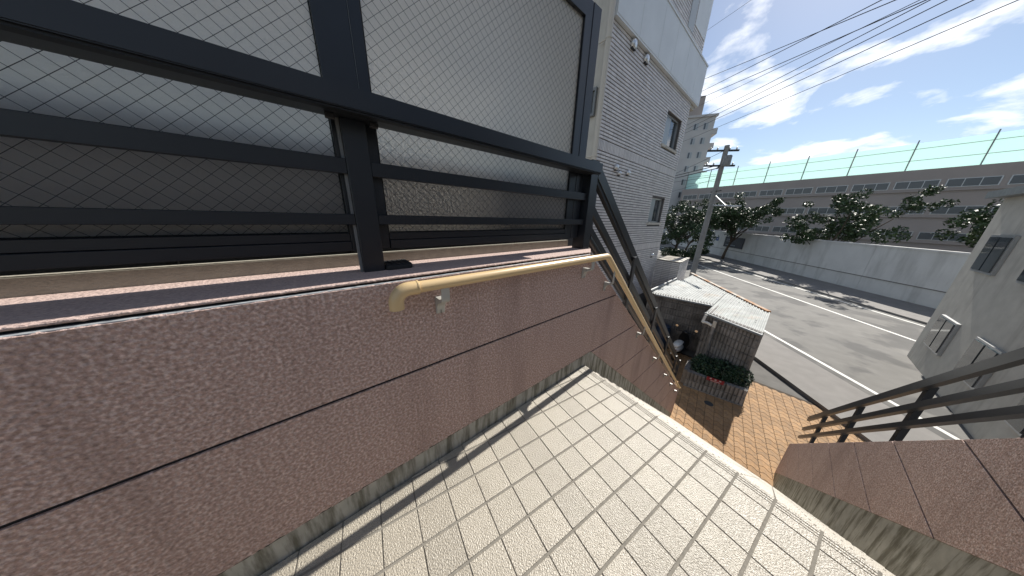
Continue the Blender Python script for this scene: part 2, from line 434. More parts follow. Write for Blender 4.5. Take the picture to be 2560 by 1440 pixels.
def tile_mesh(poly, mb=None, z1=0.0, z0=None, c=0.0016):
    z0 = z1-0.009 if z0 is None else z0
    """a tile with softly rounded arrises"""
    mb = mb or MB(); n = len(poly); mx = sum(p[0] for p in poly)/n; my = sum(p[1] for p in poly)/n
    def ins(d):
        r = []
        for x, y in poly:
            k = 1 - d*1.35/max(0.02, math.hypot(x-mx, y-my)); r.append((mx+(x-mx)*k, my+(y-my)*k))
        return r
    a, b = ins(c*0.35), ins(c*1.2)
    vs = [(x,y,z0) for x,y in poly]+[(x,y,z1-c) for x,y in poly]+[(x,y,z1-c*0.3) for x,y in a]+[(x,y,z1) for x,y in b]
    fs = []
    for l in range(3): fs += [(i+l*n,(i+1)%n+l*n,(i+1)%n+(l+1)*n,i+(l+1)*n) for i in range(n)]
    fs.append(tuple(range(3*n,4*n)))
    return mb.add(vs, fs)
GU, GV = 0.0028, 0.0054             # half joints: thin across, wide along the wall
shared = None
rest = MB(); count = 0
order = []
for i in range(-6, 16):
    for j in range(0, 30):
        p = fit(quad_uv(-(j+1)*P+GU, -j*P-GU, -i*P-GV, -(i+1)*P+GV))
        if len(p) < 3 or area(p) < 1.2e-4: continue
        cx = sum(q[0] for q in p)/len(p); cy = sum(q[1] for q in p)/len(p)
        d = Vector((cx, cy, 0)) - CAM
        order.append((0 if d.dot(_f) > 0.15 else 1, d.length, i, j, p))
order.sort(key=lambda a: a[:2])
for k, (_, _, i, j, p) in enumerate(order):
    dz = random.uniform(-0.0006, 0.0006)
    if k >= 280: tile_mesh(p, rest, dz); continue
    if area(p) > 0.995*(P-2*GU)*(P-2*GV):
        if shared is None:
            q = quad_uv(-P+GU, -GU, -GV, -P+GV); c0 = uv(-P/2, -P/2)
            shared = tile_mesh([(x-c0[0], y-c0[1]) for x, y in q]).mesh('tile', M['tile'])
        c = uv(-(j+0.5)*P, -(i+0.5)*P)
        o = link('tile', shared, landing, (c[0], c[1], dz))
        o.rotation_euler = (random.uniform(-.003,.003), random.uniform(-.003,.003), 0)
    else:
        tile_mesh(p, None, dz).build('tile', M['tile'], landing)
tag(rest.build('tile_field', M['tile'], landing), kind='stuff')
def nosing_tile(mb, grv, u1, v0, v1, z, depth=NU, detail=True):
    """stair nosing tile: flat back, three anti-slip grooves, rounded nose"""
    u0 = u1 - depth
    prof = [(u0, z-0.009), (u0, z)]
    if detail:
        for g in (0.062-NU+depth, 0.079-NU+depth, 0.096-NU+depth):
            prof += [(u0+g-0.0026, z), (u0+g-0.0022, z-0.0045), (u0+g+0.0022, z-0.0045), (u0+g+0.0026, z)]
    r = 0.011
    for k in range(5):
        a = pi/2*k/4; prof.append((u1-r+r*sin(a), z-r+r*cos(a)))
    prof += [(u1, z-0.042), (u1-0.012, z-0.042)]
    va = v0, v1
    lo = max(v1, (WY1+0.24-u1*sD)/cD); hi0 = min(v0, (WY0+0.24-u0*sD)/cD)
    if hi0 - lo < 0.012: return
    m = len(prof); vs = []
    for v in (hi0, lo):
        for u, h in prof:
            x, y = uv(u, v); vs.append((x, y, h))
    fs = [(k, k+1, k+1+m, k+m) for k in range(m-1)] + [(m-1, 0, m, 2*m-1), tuple(range(m-1,-1,-1)), tuple(range(m, 2*m))]
    mb.add(vs, fs)
for i in range(-3, 14):
    mb = MB(); nosing_tile(mb, None, NU, -i*P-GV, -(i+1)*P+GV, 0.0, NU-0.0035)
    if mb.v:
        nt_ = mb.build('nosing_tile', M['tile'], landing)
        hi = min(-i*P-GV, (WY0+0.24-0.1*sD)/cD)-0.002; lo = max(-(i+1)*P+GV, (WY1+0.24-NU*sD)/cD)+0.002
        for g in (0.062, 0.079, 0.096):
            if hi-lo > 0.02: MB().prism_z(quad_uv(g-0.0022, g+0.0022, lo, hi), -0.0046, -0.0028).build('groove_shade', M['groove'], nt_)
RISE, TREAD, NS = 0.1952, 0.247, 21
body = MB(); treads = MB(); noses = MB()
for k in range(1, NS):
    z = -RISE*k; u0 = NU + TREAD*(k-1); u1 = NU + TREAD*k
    v = lambda u, y: (y+0.24-u*sD)/cD
    pl = [uv(u0-0.03, v(u0-0.03, WY0)), uv(u1-0.006, v(u1-0.006, WY0)), uv(u1-0.006, v(u1-0.006, WY1)), uv(u0-0.03, v(u0-0.03, WY1))]
    body.prism_z(pl, z-0.40, z-0.0035)
    for i in range(-8, 15):
        v0, v1 = -i*P-GV, -(i+1)*P+GV
        nosing_tile(noses, None, u1, v0, v1, z, detail=k < 5)
        p = [uv(u0-0.008, v0), uv(u1-NU-0.005, v0), uv(u1-NU-0.005, v1), uv(u0-0.008, v1)]
        p = fit(p)
        if len(p) > 2 and area(p) > 2e-4: tile_mesh(p, treads, z)
stairs = structure('stairs', body, M['grout'])
tag(noses.build('nosing_tile_rows', M['nosing'], stairs), kind='stuff')
tag(treads.build('tread_tile_rows', M['tile'], stairs), kind='stuff')

# ================================================================== BROWN STAIR WALL
SL = 0.785                                  # pitch of the stairs
XE = 5.52                                   # foot of the wall
def top_z(x, z0=1.149): return z0 if x < 0.01 else z0 - SL*(x-0.01)
def bas_z(x): return 0.125 if x < 0.246 else 0.125 - 0.792*(x-0.246)
def band_poly(zb, zt, x0, x1, T, B, kx):
    """outline of the wall between two joint heights"""
    xs = set([x0, x1] + [k for k in kx if x0 < k < x1])
    def cross(fn, z):
        a = [x0 + (x1-x0)*i/4000 for i in range(4001)]
        for p, q in zip(a, a[1:]):
            f0, f1 = fn(p)-z, fn(q)-z
            if f0*f1 < 0: xs.add(p + (q-p)*f0/(f0-f1))
    for z in (zb, zt): cross(T, z); cross(B, z)
    X = sorted(xs); up = []; lo = []
    for x in X:
        u = min(zt, T(x)); l = max(zb, B(x))
        if u - l > -1e-6: up.append((x, max(u, l))); lo.append((x, l))
    poly = up + lo[::-1]; r = []
    for p in poly:
        if not r or math.dist(p, r[-1]) > 1e-5: r.append(p)
    if r and math.dist(r[0], r[-1]) < 1e-5: r.pop()
    return r
JOINTS = [0.675 - 0.558*k for k in range(0, 8)]
def stair_wall(y, s, label, x0=-4.6):
    """s = +1: body lies towards +y (the wall at the left), -1: mirrored"""
    t = thing('stair_wall', label, 'wall', (x0, y, G))
    zs = [3.0] + JOINTS + [-9]
    for a, b in zip(zs, zs[1:]):
        pl = band_poly(b+0.0072 if b > -8 else b, a-0.0072, x0, XE, top_z, bas_z, (0.01, 0.246))
        if len(pl) < 3: continue
        MB().prism_y(pl, y, y+s*0.012).build('panel', M['brown'], t)
    full = band_poly(-20, 9, x0, XE-0.002, lambda x: top_z(x)-0.004, lambda x: max(G, bas_z(x)-0.8), (0.01, 0.246))
    MB().prism_y(full, y+s*0.0085, y+s*0.020).build('joint_sealant', M['sealant'], t)
    core = [(x0, 1.13), (0.0, 1.13), (XE-0.004, top_z(XE)-0.02), (XE-0.004, G), (x0, G)]
    MB().prism_y(core, y+s*0.021, y+s*0.125).build('wall_core', M['coping'], t)
    bb = [(x0, 0.1235), (0.2455, 0.1235), (XE-0.001, bas_z(XE)), (XE-0.001, G-0.01), (XE-0.6, G-0.01), (0.0, -0.32), (x0, -0.32)]
    MB().prism_y(bb, y+s*0.0035, y+s*0.0084).build('baseboard', M['mortar'], t)
    # rough bead of coating along the upper arris
    def bead(pts, r, name, m):
        mb = MB(); P_ = []; R_ = []
        for a, b in zip(pts, pts[1:]):
            n = int(math.dist(a, b)/0.012)
            for k in range(n):
                f = k/n; q = [a[i]+(b[i]-a[i])*f for i in range(3)]
                P_.append((q[0], q[1]+random.uniform(-.0012,.0012), q[2]+random.uniform(-.0018,.0018))); R_.append(r*random.uniform(0.55, 1.25))
        mb.tube(P_, R_, 5); mb.build(name, m, t, smooth=True)
    bead([(x0, y+s*0.006, 1.1475), (0.01, y+s*0.006, 1.1475), (XE, y+s*0.006, top_z(XE)-0.0015)], 0.0052, 'rough_edge', M['coping'])
    bead([(x0, y+s*0.002, 0.127), (0.25, y+s*0.002, 0.127)], 0.0030, 'drip_edge', M['sealant'])
    return t
wall_l = stair_wall(0.0, 1, 'mauve-brown sprayed wall with dark joints beside the cream tiles and stairs')
wall_r = stair_wall(-2.10, -1, 'brown sprayed low wall on the far right side of the stairs')
# the ledge on top of the landing part, with caulked gap at its front
ledge = [(-4.6, 0.012), (0.020, 0.012), (0.235, 0.150), (0.235, 0.355), (-4.6, 0.355)]
MB().prism_z(ledge, 1.1625, 1.1715).build('ledge', M['coping'], wall_l, bevel=0.0025, bseg=2)
MB().box(-4.6, 0.20, 0.126, 0.354, G, 1.162).build('ledge_block', M['coping'], wall_l)
MB().box(-4.6, 0.012, 0.004, 0.0205, 1.13, 1.1545).build('caulk_strip', M['caulk'], wall_l, bevel=0.002)
MB().box(-4.6, 0.012, 0.0280, 0.125, 1.1305, 1.1618).build('gap_filler', M['sealant'], wall_l)
mb = MB(); Pq = []; Rq = []
for k in range(390):
    x = -4.6 + 4.615*k/389
    Pq.append((x, 0.0150+random.uniform(-.0012,.0012), 1.1675+random.uniform(-.0015,.0015))); Rq.append(0.0045*random.uniform(.5,1.3))
mb.tube(Pq, Rq, 5).build('ledge_rough_edge', M['coping'], wall_l, smooth=True)

# ---- beige kerb and slate fence behind the ledge
kerb = MB().box(-4.6, 0.16, 0.358, 0.388, G, 1.232).build('kerb_wall', M['kerb'], bevel=0.004, bseg=2)
tag(kerb, 'beige rough kerb strip running behind the brown ledge under the glass screen', 'kerb')
fence = thing('slate_fence', 'dark slate panel fence dimly seen through the gap under the glass screen', 'fence', (-2, 0.5, 1.1))
for k in range(9):
    x = -4.6 + k*0.6
    MB().box(x+0.008, x+0.592, 0.50, 0.515, 1.14, 1.74).build('panel', M['slate'], fence)
    MB().box(x-0.02, x+0.006, 0.487, 0.530, 1.10, 1.76).build('post', M['dark'], fence)
structure('bounce_slab', MB().box(-7, 0.80, 0.461, 4.5, G, 1.10), M['stone'])  # unseen slab under the fence, widened and pale to bounce sun into the glass

# ================================================================== BLACK RAILING ON THE LEDGE
YR = 0.170
rail_l = thing('railing', 'black aluminium railing standing on the ledge in front of the glass screen', 'railing', (-2, YR, 1.16))
MB().box(-4.6, 0.109, 0.056, YR+0.034, 1.790, 1.860).build('top_rail', M['black'], rail_l, bevel=0.003, bseg=2)
MB().box(-4.6, 0.108, 0.066, 0.100, 1.783, 1.7895).build('rail_lip', M['black2'], rail_l)
for z0, z1 in ((1.588, 1.646), (1.386, 1.430)):
    for x0, x1 in ((-4.6, -3.372), (-3.278, -1.6025), (-1.5145, 0.1095)):
        MB().box(x0, x1, YR+0.006, YR+0.032, z0, z1).build('middle_rail', M['black'], rail_l, bevel=0.002)
for x0 in (-3.370, -1.602):
    MB().box(x0, x0+0.087, YR+0.001, YR+0.040, 1.150, 1.7895).build('post', M['black'], rail_l, bevel=0.002)
    MB().box(x0-0.012, x0-0.001, YR+0.022, YR+0.038, 1.172, 1.7895).build('post_channel', M['gutter'], rail_l)
    for xx in (x0-0.045, x0+0.100):
        MB().box(xx, xx+0.030, YR-0.020, YR+0.000, 1.772, 1.7895).build('rail_clip', M['dark'], rail_l, bevel=0.002)
for z in (1.83,):
    MB().lathe((0.135, YR-0.016, z), [(0,-0.003),(0.004,-0.0025),(0.0055,0)], 10, 'y').build('screw', M['alu'], rail_l, smooth=True)
corner = MB().box(0.110, 0.214, YR-0.016, YR+0.105, 1.0, 1.906).build('corner_post', M['black'], rail_l, bevel=0.003, bseg=2)

# ---- sloping railing down the stairs
rail_s = thing('stair_railing', 'black sloping railing going down the stairs behind the beige handrail', 'railing', (2.8, 0.17, G))
def sloped(z_at, h, x0, x1, y0, y1, name, s=0.79, m='black', lead=0.212):
    mb = MB(); z = lambda x: z_at - s*(x-lead)
    mb.prism_y([(x0, z(x0)), (x1, z(x1)), (x1, z(x1)-h), (x0, z(x0)-h)], y0, y1)
    return mb.build(name, M[m], rail_s, bevel=0.003)
X0, X1 = 0.2145, 5.62
sloped(1.897, 0.118, X0, X1, 0.152, 0.212, 'top_rail')
sloped(1.778, 0.040, X0, X1, 0.160, 0.202, 'rail_lip', m='black2')
sloped(1.565, 0.088, X0, X1, 0.160, 0.200, 'middle_rail')
sloped(1.385, 0.072, X0, X1, 0.160, 0.200, 'middle_rail')
mb = MB(); mb.tube([(X0, 0.185, 1.27), (X1, 0.185, 1.27-0.79*(X1-X0))], 0.036, 14)
mb.build('bottom_rail', M['black'], rail_s, smooth=40)
for xp in (1.20, 2.42, 3.64, 4.86):
    zt = 1.70 - 0.79*(xp-0.212); zb = top_z(xp) - 0.55
    MB().box(xp, xp+0.075, 0.127, 0.1515, zb, zt+0.085).build('post', M['black'], rail_s, bevel=0.003)
    MB().box(xp-0.010, xp+0.085, 0.126, 0.160, zb-0.05, zb-0.001).build('post_foot', M['black2'], rail_s, bevel=0.003)
MB().box(5.55, 5.625, 0.15, 0.215, G, 1.897-0.79*(5.55-0.212)).build('end_post', M['black'], rail_s, bevel=0.003)

# ---- plain railing on the right wall (mirror side)
rail_r = thing('railing', 'black railing along the top of the right-hand low wall', 'railing', (-2, -2.2, 1.15))
MB().box(-4.6, 0.20, -2.205, -2.165, 1.82, 1.90).build('top_rail', M['black'], rail_r, bevel=0.003)
for z0 in (1.588, 1.386):
    MB().box(-4.6, 0.11, -2.20, -2.172, z0, z0+0.05).build('middle_rail', M['black'], rail_r)
for x0 in (-3.37, -1.60, 0.115):
    MB().box(x0, x0+0.087, -2.212, -2.160, 1.13, 1.8195).build('post', M['black'], rail_r, bevel=0.002)
for z0, h in ((1.85, 0.11), (1.56, 0.08), (1.33, 0.07)):
    mb = MB(); z = lambda x: z0 - 0.79*(x-0.212)
    mb.prism_y([(0.203, z(0.203)), (5.6, z(5.6)), (5.6, z(5.6)-h), (0.203, z(0.203)-h)], -2.20, -2.166)
    mb.build('sloping_rail', M['black'], rail_r)
for xp in (1.2, 2.42, 3.64, 4.86):
    MB().box(xp, xp+0.075, -2.245, -2.206, top_z(xp)-0.4, 1.80-0.79*(xp-0.212)).build('post', M['black'], rail_r)

# ================================================================== WIRED GLASS SCREEN
screen = thing('glass_screen', 'tall frosted wired-glass screen in black frames behind the ledge railing', 'glass screen', (-2, 0.235, 1.27))
YS0, YS1, ZB, ZT = 0.2135, 0.262, 1.268, 2.86
def fr(name, x0, x1, z0, z1, y0=YS0, y1=YS1, m='black'):
    return MB().box(x0, x1, y0, y1, z0, z1).build(name, M[m], screen, bevel=0.002)
for xm in (-4.705, -3.170, -1.627):
    fr('mullion', xm, xm+0.114, ZB, ZT)
    fr('mullion_trim', xm+0.1140, xm+0.1153, ZB, ZT, YS0-0.001, YS1-0.01, 'gutter')
    fr('mullion_stile', xm+0.1155, xm+0.158, ZB, ZT, YS0+0.006, YS1-0.004)
fr('end_stile', -0.088, -0.006, ZB, ZT, YS0+0.004, YS1-0.004)
fr('end_stile', -0.0045, 0.088, ZB, ZT)
panes = ((-3.011, -1.6275), (-1.468, -0.0885), (-4.546, -3.1705))
for x0, x1 in panes:
    fr('bottom_rail', x0, x1, 1.312, 1.347, YS0+0.006)
    fr('sill_rail', x0, x1, ZB, 1.311)
    fr('head_rail', x0, x1, 2.752, ZT-0.002)
    for gx in (x0+0.0005, x1-0.0045):
        fr('gasket', gx, gx+0.004, 1.3475, 2.7515, 0.2280, 0.2344, 'rubber')
    fr('gasket', x0+0.005, x1-0.005, 1.3475, 1.3515, 0.2280, 0.2344, 'rubber')
    pn = MB().box(x0-0.001, x1+0.001, 0.235, 0.241, 1.345, 2.754).build('pane', M['glass'], screen)
    mb = MB(); W = x1-x0; H = 1.405; step = 0.0445
    for sgn in (1, -1):
        c = -H if sgn > 0 else 0
        k0 = int(-(W+H)/step)-1
        for k in range(k0, -k0):
            # line z = sgn*m*x + c
            c = k*step; mm = 0.93*sgn
            xs = []
            for xx in (0, W):
                z = mm*xx + c
                if 0 <= z <= H: xs.append((xx, z))
            for z in (0, H):
                xx = (z-c)/mm
                if 0 < xx < W: xs.append((xx, z))
            if len(xs) < 2: continue
            a, b = sorted(xs)[0], sorted(xs)[-1]
            if math.dist(a, b) < 0.01: continue
            d = Vector((b[0]-a[0], 0, b[1]-a[1])); L_ = d.length; d.normalize(); nn = Vector((-d.z, 0, d.x))
            hw = 0.00062
            cc = Vector((x0+(a[0]+b[0])/2, 0.2346, 1.347+(a[1]+b[1])/2))
            mb.obox(cc, d*L_/2, Vector((0, 0.0003, 0)), nn*hw)
    tag(mb.build('wire_mesh', M['wire'], pn), kind='stuff')

# ---- black ribbed block on the ledge
blk = thing('ribbed_block', 'small black ribbed rubber block lying on the ledge beside a railing post', 'block', (-1.45, 0.23, 1.1715))
pl = []
x0, x1, y0, y1, r = -1.512, -1.384, 0.158, 0.298, 0.022
for cx, cy, a0 in ((x1-r, y1-r, 0), (x0+r, y1-r, 90), (x0+r, y0+r, 180), (x1-r, y0+r, 270)):
    for k in range(5):
        a = radians(a0+22.5*k); pl.append((cx+r*cos(a), cy+r*sin(a)))
MB().prism_z(pl, 1.1715, 1.193).build('base', M['rubber'], blk, bevel=0.003)
for k in range(5):
    xa = x0+0.006+k*0.0235
    MB().box(xa, xa+0.0215, y0+0.010, y1-0.008, 1.1925, 1.1985).build('rib', M['rubber'], blk, bevel=0.0015)

# ================================================================== BEIGE HANDRAIL
hr = thing('handrail', 'beige vinyl handrail with a downturned end and grey brackets on the brown wall', 'handrail', (-0.5, -0.072, 1.136))
YH, ZH, RH = -0.074, 1.136, 0.0258
SH = 0.808
path = [(-1.452, YH, ZH), (0.10, YH, ZH)]
a1 = math.atan(SH)
cx, rr = 0.135, 0.075
for k in range(1, 9):
    a = a1*k/8; path.append((cx-0.01+rr*sin(a), YH, ZH-rr+rr*cos(a)))
px, pz = path[-1][0], path[-1][2]
xe = 5.02
path.append((xe, YH, pz-SH*(xe-px)))
MB().tube(path, RH, 24).build('rail_pipe', M['rail'], hr, smooth=45)
el = [(-1.447, YH, ZH), (-1.475, YH, ZH)]
R2 = 0.055
for k in range(1, 9):
    a = pi/2*k/8; el.append((-1.482-R2*sin(a), YH, ZH-R2+R2*cos(a)))
el.append((el[-1][0], YH, 1.056))
MB().tube(el, 0.0296, 26).build('end_elbow', M['rail'], hr, smooth=50)
MB().lathe((-1.447, YH, ZH), [(0.020,-0.004),(0.0310,-0.004),(0.0318,0.0),(0.0310,0.004),(0.020,0.004)], 26, 'x').build('collar', M['rail'], hr, smooth=40)
e2 = [(xe-0.005, YH, pz-SH*(xe-0.005-px)), (xe+0.05, YH, pz-SH*(xe+0.03-px)), (xe+0.065, YH+0.03, pz-SH*(xe+0.05-px)), (xe+0.065, -0.002, pz-SH*(xe+0.05-px))]
MB().tube(e2, 0.0255, 18).build('end_elbow', M['rail'], hr, smooth=50)
def bracket(x, z, drop=0.0):
    """z = height of the pipe's underside"""
    mb = MB(); zt = z - drop
    prof = [(-0.001, zt-0.148), (-0.012, zt-0.148), (-0.0155, zt-0.125), (-0.022, zt-0.105), (-0.034, zt-0.088),
            (-0.055, zt-0.078), (-0.075, zt-0.072), (-0.083, zt-0.062), (-0.085, zt-0.045), (-0.085, z+0.006),
            (-0.0785, z+0.006), (-0.0785, zt-0.045), (-0.074, zt-0.054), (-0.060, zt-0.061), (-0.035, zt-0.060), (-0.001, zt-0.060)]
    hw = 0.013 if drop else 0.021; mb.prism_x(prof, x-hw, x+hw)
    b = mb.build('bracket', M['bracket'], hr, bevel=0.0016)
    b2 = MB().box(x-0.0006, x+0.0012, -0.0165, -0.0125, zt-0.146, zt-0.128)
    b2.build('bracket_seam', M['dark'], b)
for x in (-1.325, -0.075): bracket(x, ZH-RH)
for x in (0.31, 1.41, 2.40, 3.42, 4.20, 4.93):
    bracket(x, pz - SH*(x-px) - RH*1.18, 0.05)

# ================================================================== GREY TILED BUILDING
bd = thing('tiled_building', 'tall grey tiled building with pale panels beyond the sloping railing', 'building', (10, 6, G))
BX0, BX1, BY = 6.02, 13.88, 4.0
CP, TP = 0.1037, 0.312
MB().box(BX0, BX1, BY+0.30, 5.8, G, 14.0).build('wall', M['bjoint'], bd)
MB().box(BX0-0.012, BX0-0.001, BY+0.002, 5.8, G, 14.0).build('side_wall', M['beige'], bd)
wins = [(11.40, 13.12, 1.32, 2.54), (11.28, 13.18, 4.84, 6.14)]
bands = [(3.68, 4.03), (-0.08, 0.27)]
mb = MB()                                    # front skin with the window openings left open
zc = G
for x0, x1, z0, z1 in wins:
    mb.box(BX0, BX1, BY, BY+0.299, zc, z0); mb.box(BX0, x0, BY, BY+0.299, z0, z1); mb.box(x1, BX1, BY, BY+0.299, z0, z1); zc = z1
mb.box(BX0, BX1, BY, BY+0.299, zc, 14.0)
mb.build('wall_skin', M['bjoint'], bd)
tiles = []; sold = []
z = -3.0
zrows = []
segs = [(-2.75, -0.085), (0.275, 3.675), (4.035, 7.10), (8.85, 13.9)]
for a, b in segs:
    n = int((b-a)/CP)
    for k in range(n): zrows.append((a + k*(b-a)/n, a + (k+1)*(b-a)/n))
ncol = 25
tp = (BX1-BX0)/ncol
for (a, b) in zrows:
    for c in range(ncol):
        x0, x1 = BX0+c*tp, BX0+(c+1)*tp
        cut = [(x0, x1)]
        for wx0, wx1, wz0, wz1 in wins:
            if b > wz0-0.10 and a < wz1:
                r = []
                for p, q in cut:
                    if q <= wx0 or p >= wx1: r.append((p, q)); continue
                    if p < wx0: r.append((p, wx0))
                    if q > wx1: r.append((wx1, q))
                cut = r
        for p, q in cut:
            if q-p > 0.03: tiles.append((p+0.005, q-0.005, a+0.014, b-0.014))
for a, b in bands:
    x = BX0
    while x < BX1-0.03:
        tiles.append((x+0.013, min(BX1, x+0.1)-0.013, a+0.014, b-0.014)); x += 0.1
def seen(t):
    q = Vector(((t[0]+t[1])/2, BY, (t[2]+t[3])/2)) - CAM; d = q.dot(_f)
    px = 1280 + 576.8*q.dot(_r)/d; py = 720 - 576.8*q.dot(_u)/d
    # the upper wall and what shows over the sloping rail comes first
    vis = py > 0 and px < 1820 and (py < 400 or px > 1497 + (py-400)*0.62)
    return (0 if vis else 1, d/max(0.2, (t[1]-t[0])))
tiles.sort(key=seen)
rest = MB(); cache = {}
for k, (p, q, a, b) in enumerate(tiles):
    if k < 300:
        key = (round(q-p, 3), round(b-a, 3))
        if key not in cache:
            w2, h2 = (q-p)/2, (b-a)/2
            mb = MB().box(-w2, w2, -0.034, 0.0, -h2, h2)
            cache[key] = mb.mesh('wall_tile', M['btile1'], bevel=0.003)
        link('wall_tile', cache[key], bd, ((p+q)/2, BY-0.0005, (a+b)/2))
    else:
        rest.box(p, q, BY-0.0345, BY-0.0005, a, b)
tag(rest.build('wall_tile_field', M['btile'], bd), kind='stuff')
# corner return tiles seen edge-on give the notched arris
for x0, x1, z0, z1 in wins:
    wd = MB()
    for bx in ((x0, x0+0.07, z0, z1), (x1-0.07, x1, z0, z1), (x0+0.07, x1-0.07, z0, z0+0.07), (x0+0.07, x1-0.07, z1-0.07, z1)):
        wd.box(bx[0]+0.002, bx[1]-0.002, BY+0.10, BY+0.20, bx[2]+0.002, bx[3]-0.002)
    wo = wd.build('window', M['alu'], bd)
    xm = (x0+x1)/2
    MB().box(x0+0.07, xm+0.03, BY+0.125, BY+0.14, z0+0.07, z1-0.07).build('pane', M['frosted'], wo)
    MB().box(xm-0.03, xm+0.05, BY+0.142, BY+0.17, z0+0.07, z1-0.07).build('meeting_stile', M['alu'], wo)
    MB().box(xm+0.05, x1-0.07, BY+0.15, BY+0.165, z0+0.07, z1-0.07).build('pane', M['dglass'], wo)
    MB().box(x0-0.06, x1+0.06, BY-0.07, BY-0.001, z0-0.11, z0-0.002).build('sill', M['stone'], wo)
def vent(x, z, r):
    mb = MB()
    prof = [(0.0, -0.115), (r*0.45, -0.112), (r*0.8, -0.095), (r, -0.06), (r, 0.0)]
    mb.lathe((x, BY-0.036, z), prof, 20, 'y')
    v = mb.build('vent_cap', M['vent'], bd, smooth=50)
    MB().box(x-r*0.8, x+r*0.8, BY-0.105, BY-0.03, z-r*1.03, z-r*0.86).build('louvre', M['dark'], v)
for x, z, r in ((7.43, 3.31, 0.11), (7.72, 3.14, 0.085), (8.43, 3.24, 0.105), (7.40, 6.98, 0.15), (8.42, 6.94, 0.14), (12.86, -0.48, 0.11)):
    vent(x, z, r)
# pale panels of the balcony front
for xa, xb in ((6.05, 7.52), (7.52, 9.10), (9.10, 10.44), (10.44, 11.89), (11.89, 13.30), (13.30, 14.62)):
    MB().box(xa+0.006, xb-0.006, BY-0.165, BY-0.02, 7.16, 8.76).build('facade_panel', M['bpanel'], bd)
MB().box(6.05, 14.62, BY-0.155, BY-0.03, 7.10, 7.159).build('panel_trim', M['bpanel'], bd)
MB().box(6.03, 14.66, BY-0.19, BY+0.3, 8.765, 8.83).build('panel_coping', M['bpanel'], bd)
MB().box(13.885, 14.60, BY-0.01, BY+1.7, 7.16, 8.755).build('balcony_side', M['bpanel'], bd)
MB().box(13.885, 14.55, BY-0.012, BY+1.7, 6.95, 7.10).build('balcony_slab', M['beige'], bd)
MB().box(12.3, 13.8, BY-0.05, BY-0.036, 9.5, 13.6).build('facade_panel', M['bpanel'], bd)
MB().box(11.55, 12.2, BY-0.05, BY-0.036, 9.15, 10.6).build('window', M['frosted'], bd)
# downpipe and small window on the beige side
MB().tube([(5.90, 3.93, G), (5.90, 3.93, 14)], 0.085, 16).build('downpipe', M['pipe'], bd, smooth=40)
for z in (-2.0, 1.0, 3.45, 6.55, 9.5):
    mb = MB().tube([(5.90, 3.93, z-0.03), (5.90, 3.93, z+0.03)], 0.098, 16); mb.box(5.88, 5.92, 3.95, 4.25, z-0.02, z+0.02)
    mb.build('pipe_clamp', M['pipe'], bd, smooth=40)
mb = MB()
for y0, y1, z0, z1 in ((4.16, 4.48, 5.36, 5.44), (4.16, 4.48, 4.66, 4.74), (4.16, 4.20, 4.74, 5.36), (4.44, 4.48, 4.74, 5.36), (4.30, 4.33, 4.74, 5.36)):
    mb.box(5.90, 6.005, y0, y1, z0, z1)
g = mb.build('grille_window', M['gutter'], bd)
MB().box(5.985, 6.004, 4.2, 4.44, 4.74, 5.36).build('pane', M['frosted'], g)

# ---- tile-clad annex at its corner
an = thing('tiled_annex', 'low annex clad in dark grey tiles with pale stone coping beside the tin roof', 'annex', (15, 3.4, G))
ZA = -0.81
A0, A1, A2 = Vector((13.90, 3.98, 0)), Vector((13.77, 2.75, 0)), Vector((16.19, 2.94, 0))
A3 = A2 + (A0 - A1)
MB().prism_z([(v.x, v.y) for v in (A0, A1, A2, A3)][::-1], G, ZA).build('wall', M['bjoint'], an)
def clad(a, b, parent, rows, z1, cp, tp_, nrm, single):
    L_ = (b-a).length; d = (b-a)/L_; n = int(L_/tp_); tp2 = L_/n
    stuff = MB()
    for r in range(rows):
        zb = z1-(r+1)*cp
        for c in range(n):
            ce = a + d*((c+0.5)*tp2) + nrm*0.009 + Vector((0, 0, zb+cp/2))
            if r < single:
                mb = MB().obox(ce, d*(tp2/2-0.006), nrm*0.008, Vector((0,0,cp/2-0.011))); mb.build('wall_tile', M['btile1'], parent)
            else: stuff.obox(ce, d*(tp2/2-0.006), nrm*0.008, Vector((0,0,cp/2-0.011)))
    if stuff.v: tag(stuff.build('wall_tile_field', M['btile'], parent), kind='stuff')
clad(A0, A1, an, 22, ZA-0.03, CP, TP, Vector((-1, 0.1, 0)).normalized(), 9)
clad(A1, A2, an, 22, ZA-0.03, CP, TP, Vector((0.08, -1, 0)).normalized(), 9)
def edge_box(a, b, z0, z1, w0, w1, nrm):
    d = (b-a); c = (a+b)/2 + nrm*(w0+w1)/2 + Vector((0,0,(z0+z1)/2))
    return MB().obox(c, d/2, nrm*(w1-w0)/2, Vector((0,0,(z1-z0)/2)))
nx, ny = Vector((-1, 0.1, 0)).normalized(), Vector((0.08, -1, 0)).normalized()
edge_box(A0, A1, ZA, ZA+0.05, -0.16, 0.05, nx).build('coping', M['stone'], an)
edge_box(A1+Vector((0.17,0,0)), A2, ZA, ZA+0.05, -0.16, 0.05, ny).build('coping', M['stone'], an)
MB().prism_z([(13.95, 3.9), (13.93, 2.95), (16.1, 3.12), (16.2, 4.1)][::-1], ZA+0.001, ZA+0.02).build('roof_bed', M['soil'], an)

